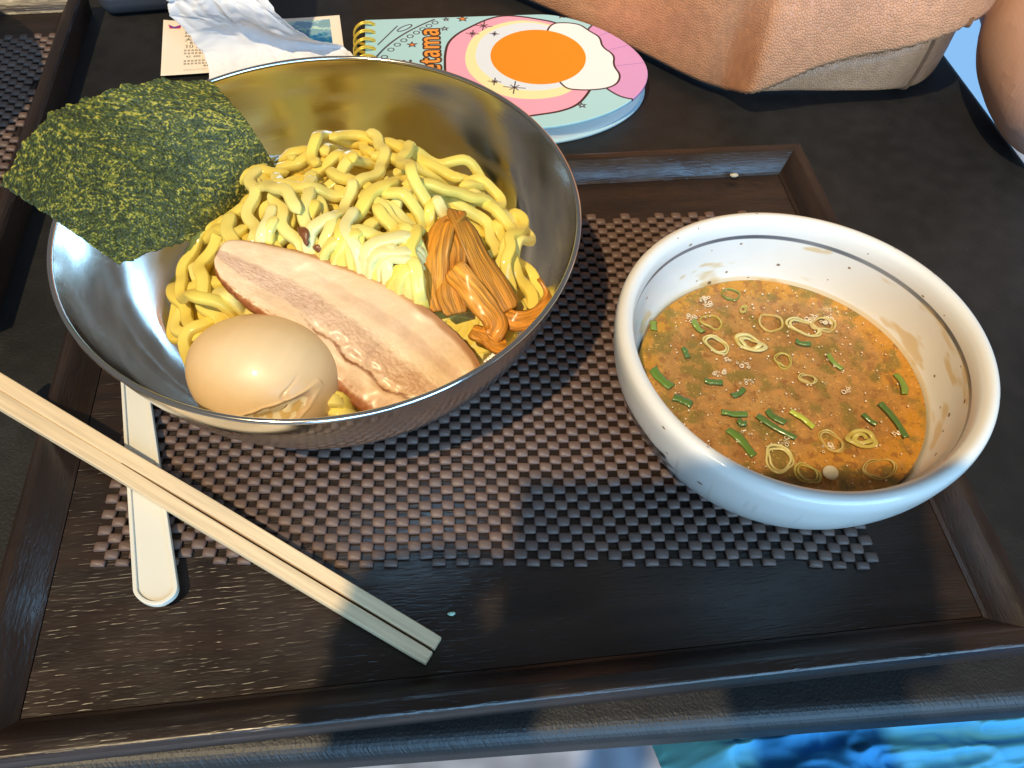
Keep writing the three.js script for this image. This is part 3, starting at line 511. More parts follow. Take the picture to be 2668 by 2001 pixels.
{ // scallions
  const r = rng(31), inner = 0.0, mk = (c) => phy(col(...c), { roughness: 0.35, clearcoat: 0.4, clearcoatRoughness: 0.15 });
  const pale = [mk([0.56, 0.42, 0.14]), mk([0.62, 0.52, 0.20]), mk([0.52, 0.42, 0.10])], green = [mk([0.11, 0.20, 0.025]), mk([0.085, 0.16, 0.03]), mk([0.19, 0.27, 0.04])], lime = mk([0.45, 0.48, 0.05]);
  const ringGeo = (ro, ri, h, seed) => { const pr = [], m = (ro + ri) / 2, w = (ro - ri) / 2; for (let i = 0; i <= 10; i++) { const a = i / 10 * Math.PI * 2; pr.push(new THREE.Vector2(m + Math.sign(Math.cos(a)) * Math.abs(Math.cos(a)) ** 0.7 * w, Math.sin(a) * h / 2)); } const g = new THREE.LatheGeometry(pr, 40), P = g.attributes.position; for (let i = 0; i < P.count; i++) { const x = P.getX(i), y = P.getY(i), z = P.getZ(i), a = Math.atan2(z, x), k = 1 + 0.07 * Math.sin(2 * a + seed) + 0.06 * Math.sin(3 * a + seed * 2) + 0.03 * Math.sin(5 * a + seed * 3); P.setXYZ(i, x * k, y + 0.0004 * Math.sin(2 * a + seed * 5) + 0.0002 * Math.sin(3 * a + seed), z * k); } g.computeVertexNormals(); return g; };
  // x, z, outer radius, inner radius, stretch, turn, material, height above the broth
  const rings = [[0.0851, 0.0115, 0.0043, 0.0017, 1.35, -0.55, pale[1], 0.0005], [0.0724, 0.0113, 0.0039, 0.0026, 1.3, -0.9, pale[1], 0.0006], [0.0956, 0.0023, 0.0045, 0.0037, 1.1, -0.5, pale[0], 0.0002], [0.0845, -0.0126, 0.0032, 0.0027, 1.05, 0, green[2], 0.0001], [0.0872, -0.0046, 0.0016, 0.0007, 1.1, 0.4, pale[2], 0.0003], [0.0948, 0.0200, 0.0033, 0.0024, 1.1, 0.9, pale[2], 0.0003], [0.1008, 0.0291, 0.0024, 0.0016, 1.35, -0.5, pale[0], 0.0006], [0.1075, 0.0060, 0.0044, 0.0031, 1.5, -0.6, pale[1], 0.0004], [0.1150, 0.0050, 0.0040, 0.0026, 1.2, -0.3, pale[0], 0.0003], [0.0807, 0.0596, 0.0052, 0.0034, 1.0, 0.2, pale[1], 0.0006], [0.1111, 0.0548, 0.0041, 0.0010, 1.35, -0.1, pale[2], 0.0005], [0.1006, 0.0547, 0.0039, 0.0029, 1.2, -1.2, pale[0], 0.0002], [0.0884, 0.0655, 0.0038, 0.0023, 1.3, -0.8, pale[2], 0.0002], [0.1131, 0.0662, 0.0045, 0.0036, 1.3, 0.2, pale[0], 0.0001], [0.0735, 0.0000, 0.0036, 0.0030, 1.2, -0.7, pale[2], 0.0001]];
  for (const [x, z, ro, ri, st, turn, m, y] of rings) { const o = part('scallion_ring', mergeGeometries(ri / ro > 0.8 ? [ringGeo(ro, ri, 0.0012, x * 900)] : [ringGeo(ro, ri + (ro - ri) * 0.52, 0.0013, x * 900), ringGeo(ri + (ro - ri) * 0.50, ri, 0.0010, x * 900 + 0.4).translate(0, 0.0001, 0)]), m); o.position.set(x, SY + y * 1.3 - 0.00085, z); o.rotation.set((r() - 0.5) * 0.10, turn, (r() - 0.5) * 0.10); o.scale.set(st, 1, 1 / Math.sqrt(st)); tag(o, m === green[2] ? 'thin green scallion ring floating near the far bowl wall' : ri / ro < 0.3 ? 'thick pale scallion slice with only a tiny centre hole' : ri / ro < 0.45 ? (ro < 0.002 ? 'tiny pale scallion ring beside the thin green one' : 'broad yellow scallion ring with a small oval hole') : ri / ro < 0.72 ? 'medium walled pale scallion ring floating in the brown broth' : 'thin walled pale scallion ring half sunk in the brown broth', 'scallion', 'scallion rings floating in the broth'); }
  const w = new THREE.LatheGeometry([[0, -0.0012], [0.0020, -0.001], [0.0026, 0], [0.0022, 0.0009], [0, 0.0012]].map((p) => new THREE.Vector2(...p)), 28), wo = part('scallion_end', w, mk([0.80, 0.70, 0.48])); wo.position.set(0.0954, SY + 0.0008, 0.0668); tag(wo, 'solid white scallion root slice floating at the near side of the broth', 'scallion');
  const leaves = [[0.0467, 0.0200, 0.0519, 0.0280, 0.0019, 0], [0.0515, 0.0325, 0.0567, 0.0366, 0.0018, 1], [0.0662, 0.0402, 0.0749, 0.0419, 0.0010, 0], [0.0783, 0.0426, 0.0886, 0.0527, 0.0011, 1], [0.0825, 0.0405, 0.0872, 0.0462, 0.0013, 1], [0.0600, 0.0116, 0.0605, 0.0160, 0.0008, 1], [0.1226, 0.0416, 0.1262, 0.0560, 0.0010, 1], [0.1334, 0.0300, 0.1330, 0.0385, 0.0012, 2], [0.0669, 0.0470, 0.0725, 0.0580, 0.0016, 0], [0.0712, 0.0440, 0.0735, 0.0455, 0.0011, 1], [0.1150, 0.0455, 0.1180, 0.0500, 0.0007, 1], [0.0519, -0.0015, 0.0510, 0.0025, 0.0012, 2], [0.0900, 0.0420, 0.0959, 0.0493, 0.0010, 3], [0.0640, 0.0265, 0.0700, 0.0280, 0.0009, 1], [0.0720, 0.0335, 0.0770, 0.0310, 0.0008, 1], [0.0670, -0.0010, 0.0690, 0.0050, 0.0011, 2], [0.1020, 0.0120, 0.1070, 0.0140, 0.0009, 1], [0.1120, 0.0190, 0.1150, 0.0260, 0.0008, 2]];
  for (const [x0, z0, x1, z1, wd, mi] of leaves) {
    const a = Math.atan2(z1 - z0, x1 - x0), n = V(-Math.sin(a), 0, Math.cos(a)), cv = (r() - 0.5) * 0.002, c = V((x0 + x1) / 2, SY - 0.0008 + r() * 0.0009, (z0 + z1) / 2);
    const g = sheetGeo(6, 18, (u, v) => { const s = u * 2 - 1, t = v, k = wd * (0.75 + 0.35 * fbm(t * 3, x0 * 700, 1, 2) + 0.2 * s * noise(t * 4, z0 * 900)); const b = cv * Math.sin(Math.PI * t) + s * k; return [lerp(x0, x1, t) + n.x * b - c.x, 0.0004 * (1 - s * s) + 0.0005 * fbm(t * 4, x0 * 900, 0, 2), lerp(z0, z1, t) + n.z * b - c.z]; }, -0.0006);
    const o = part('scallion_leaf', g, mi === 3 ? lime : green[mi]); o.position.copy(c); tag(o, mi === 3 ? 'bright yellow green scallion sliver in the middle of the broth' : Math.hypot(x1 - x0, z1 - z0) > 0.011 ? 'long dark green scallion leaf sliver floating in the broth' : wd > 0.0014 ? 'broad green scallion leaf piece floating near the bowl wall' : wd < 0.00095 ? 'short narrow green scallion leaf bit in the broth' : 'middling green scallion leaf bit floating in the broth', 'scallion', mi === 3 ? undefined : 'scallion leaf slivers in the broth');
  }
  // froth: clusters too small to count
  const fr = [], q = rng(8); for (const [x, z, n] of [[0.0736, -0.0101, 14], [0.0752, -0.0075, 9], [0.0679, -0.0024, 9], [0.0739, 0.0177, 6], [0.0703, 0.0242, 11], [0.0784, 0.0279, 7], [0.0804, 0.0213, 9], [0.1129, 0.0233, 8], [0.1134, 0.0350, 8], [0.1225, 0.0538, 10], [0.0723, 0.0495, 5], [0.1170, 0.0037, 26], [0.1120, 0.0020, 18], [0.0850, 0.0540, 8], [0.0985, 0.0570, 8]]) for (let i = 0; i < n; i++) { const s = 0.00022 + q() * q() * 0.0007; fr.push(new THREE.TorusGeometry(s, s * 0.28, 5, 12).rotateX(-Math.PI / 2).translate(x + (q() + q() - 1) * 0.0030, SY + 0.0001, z + (q() + q() - 1) * 0.0022)); }
  for (let i = 0; i < 260; i++) { const a = q() * 6.283, d = Math.sqrt(q()) * 0.047, s = 0.00016 + q() * 0.00026; fr.push(new THREE.SphereGeometry(s, 6, 4).translate(WC[0] + Math.cos(a) * d, SY + 0.00005, WC[1] + Math.sin(a) * d)); }
  const o = part('froth', mergeGeometries(fr), phy(col(0.80, 0.62, 0.40), { roughness: 0.15, clearcoat: 1, clearcoatRoughness: 0.05 })); o.userData.kind = 'stuff'; tag(o, 'tiny pale bubbles and oil beads scattered over the broth', 'froth');
}

// ---------------------------------------------------------------- chopsticks (still joined at the thick end) and the plastic handle
{
  const t = thing('chopsticks', 'pair of joined pale wooden chopsticks lying across the tray corner', 'chopsticks');
  const grain = tex(256, 512, (u, v) => { const k = 0.93 + 0.05 * pnoise(u * 40, v * 4, 40, 4, 61) + 0.04 * pnoise(u * 90, v * 10, 90, 10, 62); return [0.93 * k, 0.82 * k, 0.65 * k]; }, true), m = std(col(0.97, 0.95, 0.93), { map: grain, roughness: 0.62 });
  const A = V(-0.1945, 0.0118, -0.0100), B = V(-0.0364, 0.0027, 0.1018), L = A.distanceTo(B), X = B.clone().sub(A).normalize(), Z = X.clone().cross(V(0, 1, 0)).normalize();
  t.position.copy(A); t.quaternion.setFromRotationMatrix(new THREE.Matrix4().makeBasis(X, Z.clone().cross(X), Z));
  for (const s of [-1, 1]) {
    const g = gridGeo(60, 16, (u, v) => {
      const gap = 0.00005 + 0.0004 * sstep(0.30, 0.55, u) , w = lerp(0.0056, 0.0043, u), h = lerp(0.0045, 0.0038, u), a = v * Math.PI * 2, c = Math.cos(a), q = Math.sin(a), e = u === 0 || u === 1 ? 0.96 : 1;
      return [u * L, Math.sign(q) * Math.abs(q) ** 0.28 * h / 2 * e, s * (gap + w / 2) + Math.sign(c) * Math.abs(c) ** 0.28 * w / 2 * e];
    }, { closeU: false, uv: (u, v) => [v * 0.6 + (s > 0 ? 0.3 : 0), u * 1.4] });
    const ix = [...g.index.array], P = g.attributes.position, w = 61; const flat = mergeVertices(new THREE.BufferGeometry().copy(g)); void flat;
    for (const e of [0, 60]) for (let j = 1; j < 15; j++) ix.push(e, (j + (e ? 1 : 0)) * w + e, (j + (e ? 0 : 1)) * w + e);
    g.setIndex(ix); part('stick', toCreasedNormals(g, 0.5), m, t);
  }
  const bridge = new THREE.BoxGeometry(L * 0.34, 0.0032, 0.0006).translate(L * 0.17 + 0.0005, 0, 0); part('unsplit_joint', bridge, m, t);
}
{
  const t = thing('plastic_utensil', 'cream plastic utensil handle sticking out from under the steel bowl', 'utensil');
  const m = phy(col(0.70, 0.65, 0.53), { roughness: 0.38, clearcoat: 0.2 });
  const a = [V(-0.1475, 0.0052, -0.0080), V(-0.1368, 0.0052, 0.0000)], b = [V(-0.1287, 0.0046, 0.0800), V(-0.1170, 0.0046, 0.0770)];   // far end and near end, left and right
  const c0 = a[0].clone().lerp(a[1], 0.5), c1 = b[0].clone().lerp(b[1], 0.5), ax = c1.clone().sub(c0), back = c0.clone().addScaledVector(ax, -0.35), len = c1.distanceTo(back), X = c1.clone().sub(back).normalize(), Z = X.clone().cross(V(0, 1, 0)).normalize();
  t.position.copy(back); t.quaternion.setFromRotationMatrix(new THREE.Matrix4().makeBasis(X, Z.clone().cross(X), Z));
  const w0 = 0.0040, w1 = 0.0066, out = (k) => { const s = new THREE.Shape(), R = 0.0042 * k, e = len - (1 - k) * 0.006; s.moveTo(0.002, -w0 * k); s.lineTo(e - R, -w1 * k); s.bezierCurveTo(e - R * 0.3, -w1 * k, e, -w1 * k * 0.75, e + 0.0006, -w1 * k * 0.25); s.bezierCurveTo(e + 0.0006, w1 * k * 0.4, e - R * 0.9, w1 * k * 0.95, e - R * 1.6, w1 * k * 0.98); s.lineTo(0.002, w0 * k); s.closePath(); return s; };
  const plate = new THREE.ExtrudeGeometry(out(0.99), { depth: 0.0010, bevelEnabled: true, bevelThickness: 0.0003, bevelSize: 0.0003, bevelSegments: 2, curveSegments: 12 }).rotateX(Math.PI / 2);
  const handle = part('handle', plate, m, t);
  const rimS = out(1.0); rimS.holes.push(out(0.86)); const rim = new THREE.ExtrudeGeometry(rimS, { depth: 0.0005, bevelEnabled: true, bevelThickness: 0.0003, bevelSize: 0.00025, bevelSegments: 2, curveSegments: 12 }).rotateX(Math.PI / 2).translate(0, 0.0009, 0);
  part('raised_border', rim, m, handle);
}
// a few crumbs
for (const [x, y, z, s, label, c] of [[0.1214, 0.0032, -0.1118, 0.0014, 'pale food scrap stuck on the far rim of the tray', [0.45, 0.38, 0.25]], [-0.0300, 0.0006, 0.0897, 0.0009, 'tiny pale green scrap on the tray beyond the chopstick tips', [0.40, 0.55, 0.40]]]) { const g = new THREE.IcosahedronGeometry(s, 2), P = g.attributes.position; for (let i = 0; i < P.count; i++) { const k = 1 + 0.6 * fbm(P.getX(i) * 900, P.getY(i) * 900, P.getZ(i) * 900, 2); P.setXYZ(i, P.getX(i) * k * 1.5, P.getY(i) * k * 0.7, P.getZ(i) * k * 0.8); } const m = mergeVertices(g.deleteAttribute('normal').deleteAttribute('uv'), 1e-6); m.computeVertexNormals(); const o = part('food_scrap', m, std(col(...c), { roughness: 0.4 })); o.position.set(x, y, z); tag(o, label, 'food scrap'); }

// ---------------------------------------------------------------- printed ticket
function canvasTex(w, h, draw) { const c = document.createElement('canvas'); c.width = w; c.height = h; draw(c.getContext('2d'), w, h); const t = new THREE.CanvasTexture(c); t.colorSpace = THREE.SRGBColorSpace; t.magFilter = THREE.LinearFilter; return t; }
{
  const W = 1024, H = 512, map = canvasTex(W, H, (g) => {
    g.fillStyle = '#f4e6d2'; g.fillRect(0, 0, W, H);
    g.fillStyle = '#c8325a'; g.beginPath(); g.moveTo(28, 42); g.lineTo(60, 62); g.lineTo(100, 38); g.lineTo(94, 78); g.lineTo(36, 82); g.closePath(); g.fill(); g.fillStyle = '#3a48b0'; g.beginPath(); g.moveTo(34, 48); g.lineTo(62, 66); g.lineTo(94, 46); g.lineTo(88, 62); g.lineTo(62, 78); g.lineTo(40, 64); g.closePath(); g.fill();
    g.fillStyle = '#4a3f3a'; g.strokeStyle = '#4a3f3a'; const r = rng(4), glyphs = (x, y, s, n, lw) => { g.lineWidth = lw; for (let i = 0; i < n; i++, x += s * 1.25) for (let k = 0; k < 5; k++) { g.beginPath(); if (k < 3) { g.moveTo(x, y + s * (0.15 + 0.35 * k)); g.lineTo(x + s * (0.7 + 0.25 * r()), y + s * (0.15 + 0.35 * k)); } else { g.moveTo(x + s * (0.25 + 0.4 * (k - 3)), y); g.lineTo(x + s * (0.2 + 0.5 * (k - 3)), y + s); } g.stroke(); } };
    glyphs(118, 46, 30, 3, 3); glyphs(122, 104, 26, 4, 4);
    g.font = 'bold 26px sans-serif'; g.fillText('Aqu', 120, 160);
    g.lineWidth = 4; g.beginPath(); g.moveTo(126, 182); g.lineTo(160, 182); g.moveTo(143, 170); g.lineTo(140, 188); g.lineTo(124, 204); g.moveTo(142, 186); g.lineTo(162, 204); g.moveTo(188, 178); g.lineTo(176, 200); g.stroke();
    glyphs(150, 210, 18, 4, 3); g.font = '44px serif'; g.fillText('10 :', 122, 268);
    glyphs(120, 284, 16, 7, 2); glyphs(120, 312, 16, 7, 2); g.font = 'bold 22px monospace'; g.fillText('\u00a52 400', 132, 358); glyphs(120, 384, 16, 9, 2); glyphs(120, 410, 16, 10, 2); glyphs(230, 436, 14, 5, 3);
    g.fillStyle = '#cdbba8'; g.fillRect(120, 470, 150, 4); g.fillRect(120, 480, 120, 3);
    // sea picture at the other end
    const x0 = 500, x1 = 962, y0 = 36, y1 = 330, n = 96; for (let j = 0; j < n; j++) for (let i = 0; i < n; i++) { const u = i / n, v = j / n, b = fbm(u * 6 + v * 3, v * 9 - u * 3, 2, 4), k = sstep(0.28, 0.5, v + 0.5 * b - 0.2 * u), f = fbm(u * 30, v * 30, 4, 3); const c = [lerp(128, 16, k) + 70 * sstep(0.12, 0.35, b + f * 0.4), lerp(168, 92, k) + 60 * sstep(0.12, 0.35, b + f * 0.4), lerp(190, 150, k) + 35 * b]; g.fillStyle = `rgb(${c.map((q) => Math.round(clamp(q, 0, 255))).join(',')})`; g.fillRect(x0 + u * (x1 - x0), y0 + v * (y1 - y0), (x1 - x0) / n + 1, (y1 - y0) / n + 1); }
  });
  const g = sheetGeo(40, 20, (u, v) => [(u - 0.5) * 0.1, 0.0008 + 0.0035 * (1 - u) ** 4 * (0.4 + v) + 0.0004 * Math.sin(u * 5), (0.5 - v) * 0.05], 0.0003, (u, v) => [u, v]);
  const o = part('printed_ticket', g, std(col(1, 1, 1), { map, roughness: 0.55 })); o.position.set(-0.1200, TY + 0.0004, -0.2555); o.rotation.y = 0.085;
  tag(o, 'cream printed ticket with a blue sea picture under the tissue', 'ticket');
}
// ---------------------------------------------------------------- crumpled tissue
{
  const L = [[-0.1391, -0.005, -0.2083], [-0.1440, 0.003, -0.2340], [-0.1540, 0.018, -0.2390], [-0.1560, 0.03, -0.2420], [-0.1590, 0.050, -0.2720], [-0.1560, 0.062, -0.2960]], R = [[-0.0645, -0.0055, -0.2307], [-0.0669, -0.0035, -0.2436], [-0.0860, 0.012, -0.2290], [-0.0990, 0.026, -0.2290], [-0.1080, 0.048, -0.2500], [-0.1110, 0.060, -0.2800]];
  const a = new THREE.CatmullRomCurve3(L.map((p) => V(...p))), b = new THREE.CatmullRomCurve3(R.map((p) => V(...p)));
  const crease = (x, y) => { let s = 0, k = 1; for (let i = 0; i < 3; i++) { s += k * (Math.abs(noise(x + i * 7, y - i * 3, i * 5)) - 0.3); x *= 2.1; y *= 2.1; k *= 0.45; } return s; };
  const g = sheetGeo(110, 130, (u, v) => { const p = a.getPoint(v), q = b.getPoint(v); p.lerp(q, u); const w = Math.sin(Math.PI * clamp(u, 0.02, 0.98)); p.y += 0.006 * Math.sin(Math.PI * u) * (0.4 + v) + 0.010 * crease(u * 3.2 + 2, v * 3.6) * (0.25 + 0.75 * w) * (0.35 + 0.65 * v) + 0.0006 * crease(u * 22, v * 26); p.z += 0.004 * crease(u * 3 + 9, v * 4); p.x += 0.0025 * fbm(u * 3, v * 9, 3, 2) + 0.0012 * fbm(v * 40, u * 3, 4, 2); p.y = Math.max(p.y, TY + 0.0020 + 0.0008 * (1 + noise(u * 9, v * 9))); return p.toArray(); }, 0.00025);
  tag(part('tissue', g, std(col(0.80, 0.79, 0.80), { roughness: 0.95 })), 'crumpled white paper tissue lying over the printed ticket', 'tissue');
}
// ---------------------------------------------------------------- spiral notebook with a plain printed cover
{
  const t = thing('spiral_notebook', 'pastel blue spiral notebook with a rounded end and pink blob print', 'notebook');
  const x0 = -0.0560, zB = -0.2600, zF = -0.1540;
  const S = (k) => { const s = new THREE.Shape(); const c = [x0 + k, -zB - k]; s.moveTo(x0 + k, -zF + 0.004 + k); s.lineTo(...c); s.lineTo(0.044, -zB - k); s.bezierCurveTo(0.066 - k * 0.7, -zB - k, 0.0975 - k, 0.232, 0.0975 - k, 0.2040); s.bezierCurveTo(0.0975 - k, 0.180, 0.072 - k * 0.7, 0.1600 + k, 0.040, 0.1555 + k); s.bezierCurveTo(0.010, -zF - 0.001 + k, -0.02, -zF + k, x0 + 0.008 + k, -zF + k); s.closePath(); return s; };
  const ex = (k, d, y, bev) => new THREE.ExtrudeGeometry(S(k), { depth: d, bevelEnabled: bev > 0, bevelThickness: bev, bevelSize: bev, bevelOffset: -bev, bevelSegments: 2, curveSegments: 20 }).rotateX(-Math.PI / 2).translate(0, y, 0);
  const cover = canvasTex(1024, 768, (g, W, H) => {          // 0.16 x 0.112 m, x from x0, y from the far edge
    const X = (x) => (x - x0) / 0.156 * W, Z = (z) => (z - zB) / 0.108 * H;
    g.fillStyle = '#a9d6dc'; g.fillRect(0, 0, W, H);
    const blob = (pts, fill, lw) => { g.beginPath(); const n = pts.length; for (let i = 0; i <= n; i++) { const p = pts[i % n], q = pts[(i + 1) % n], mx = (X(p[0]) + X(q[0])) / 2, my = (Z(p[1]) + Z(q[1])) / 2; i ? g.quadraticCurveTo(X(p[0]), Z(p[1]), mx, my) : g.moveTo(mx, my); } g.closePath(); g.fillStyle = fill; g.fill(); if (lw) { g.lineWidth = lw; g.strokeStyle = '#2a1520'; g.stroke(); } };
    const ringPts = (cx, cz, rx, rz, w, n = 22, ph = 0) => Array.from({ length: n }, (_, i) => { const a = i / n * 6.2832, k = 1 + w * Math.sin(a * 7 + ph); return [cx + Math.cos(a) * rx * k, cz + Math.sin(a) * rz * k]; });
    blob(ringPts(0.0880, -0.214, 0.024, 0.040, 0.01), '#d79ac8', 7);
    g.strokeStyle = '#b27fb8'; g.lineWidth = 4; for (const d of [-0.018, -0.004, 0.010]) { g.beginPath(); g.moveTo(X(0.070), Z(-0.214 + d)); g.lineTo(X(0.100), Z(-0.222 + d * 1.4)); g.stroke(); }
    blob(ringPts(0.0285, -0.2115, 0.0425, 0.0475, 0.025, 26, 1), '#f3a6bd', 9);
    blob(ringPts(0.0330, -0.2160, 0.0350, 0.0380, 0.012), '#f3e7ae', 0); blob(ringPts(0.0350, -0.2185, 0.0310, 0.0330, 0.012), '#dfe7ef', 0);
    blob([[0.045, -0.250], [0.066, -0.250], [0.072, -0.240], [0.077, -0.234], [0.076, -0.224], [0.082, -0.216], [0.079, -0.206], [0.082, -0.196], [0.076, -0.186], [0.060, -0.184], [0.045, -0.188]], '#f4f2f0', 7);
    g.beginPath(); g.ellipse(X(0.0390), Z(-0.2175), 0.0265 / 0.156 * W, 0.0262 / 0.108 * H, 0.1, 0, 6.2832); g.fillStyle = '#f08c12'; g.fill();      // plain orange disc in place of the cartoon
    const star = (x, z, r, fill, sp = 5) => { g.beginPath(); for (let i = 0; i < sp * 2; i++) { const a = i / (sp * 2) * 6.2832 - 1.57, k = i % 2 ? r * 0.42 : r; g.lineTo(X(x) + Math.cos(a) * k, Z(z) + Math.sin(a) * k); } g.closePath(); g.lineWidth = 4; g.strokeStyle = '#2a2030'; if (fill) { g.fillStyle = fill; g.fill(); } g.stroke(); };
    const spark = (x, z, r) => { g.lineWidth = 4; g.strokeStyle = '#2a2030'; for (let i = 0; i < 4; i++) { const a = i * 0.785 + 0.2, k = i % 2 ? r * 0.55 : r; g.beginPath(); g.moveTo(X(x) - Math.cos(a) * k, Z(z) - Math.sin(a) * k); g.lineTo(X(x) + Math.cos(a) * k, Z(z) + Math.sin(a) * k); g.stroke(); } };
    star(-0.030, -0.2330, 18, '#e8863c'); star(0.0000, -0.2575, 20, '#e8863c'); star(-0.0110, -0.2480, 14); star(-0.0095, -0.2575, 11); star(0.0560, -0.1715, 14); star(0.058, -0.2570, 14, '#e8863c');
    spark(0.0115, -0.2495, 34); spark(0.0045, -0.2420, 26); spark(0.0170, -0.2410, 18); spark(0.0125, -0.1955, 24); spark(0.0225, -0.1895, 40);
    g.strokeStyle = '#2c2c40'; g.lineWidth = 7; g.beginPath(); g.moveTo(X(-0.050), Z(-0.222)); g.quadraticCurveTo(X(-0.040), Z(-0.243), X(-0.016), Z(-0.258)); g.stroke(); for (let i = 0; i < 9; i++) { const k = i / 8; g.beginPath(); g.arc(X(lerp(-0.0455, -0.016, k)), Z(lerp(-0.222, -0.2545, k ** 0.75)), 11, 0, 6.3); g.lineWidth = 4; g.stroke(); } g.lineWidth = 5; g.beginPath(); g.ellipse(X(-0.0335), Z(-0.2500), 34, 12, -0.7, 0, 6.3); g.stroke(); g.beginPath(); g.moveTo(X(-0.049), Z(-0.234)); g.lineTo(X(-0.0375), Z(-0.2525)); g.stroke();
    g.save(); g.translate(X(-0.0158), Z(-0.2055)); g.rotate(-Math.PI / 2 + 0.03); g.font = 'bold 100px sans-serif'; g.lineWidth = 14; g.lineJoin = 'round'; g.strokeStyle = '#2a1a18'; g.strokeText('etama', 0, 0); g.fillStyle = '#f0963c'; g.fillText('etama', 0, 0); g.restore();
    g.save(); g.translate(X(-0.0310), Z(-0.2120)); g.rotate(-Math.PI / 2 + 0.03); g.font = 'bold 76px sans-serif'; g.fillStyle = '#33333c'; g.fillText('E', 8, 0); g.restore();
  });
  const uvFlat = (g) => { const P = g.attributes.position, uv = g.attributes.uv; for (let i = 0; i < P.count; i++) uv.setXY(i, (P.getX(i) - x0) / 0.156, 1 - (P.getZ(i) - zB) / 0.108); return g; };
  const pb = std(col(0.42, 0.62, 0.70), { roughness: 0.5 });
  part('back_cover', ex(0, 0.0006, TY + 0.0006, 0.0003), pb, t);
  part('page_block', ex(0.0022, 0.0082, TY + 0.0016, 0), std(col(0.78, 0.77, 0.72), { roughness: 0.85 }), t);
  part('front_cover', uvFlat(ex(0, 0.0008, TY + 0.0102, 0.0005)), phy(col(1, 1, 1), { map: cover, roughness: 0.30, clearcoat: 0.7, clearcoatRoughness: 0.12 }), t);
  const wire = std(col(0.72, 0.50, 0.06), { roughness: 0.3, metalness: 0.35 }); const ring = new THREE.TorusGeometry(0.0072, 0.00055, 8, 30);
  for (let i = 0; i < 12; i++) for (const d of [0, 0.0016]) { const o = part('wire_ring', ring, wire, t); o.position.set(x0 + 0.0005, TY + 0.0066, zB + 0.0055 + i * 0.0082 + d); o.rotation.y = 0.12; o.scale.set(1, 0.95, 1); }
}
// ---------------------------------------------------------------- small dark case at the back
{
  const o = part('dark_case', new RoundedBoxGeometry(0.050, 0.018, 0.030, 4, 0.008), std(col(0.05, 0.052, 0.06), { roughness: 0.4 })); o.position.set(-0.1870, TY + 0.009, -0.3060); o.rotation.y = 0.1; tag(o, 'small dark rounded case at the back of the table', 'case');
}
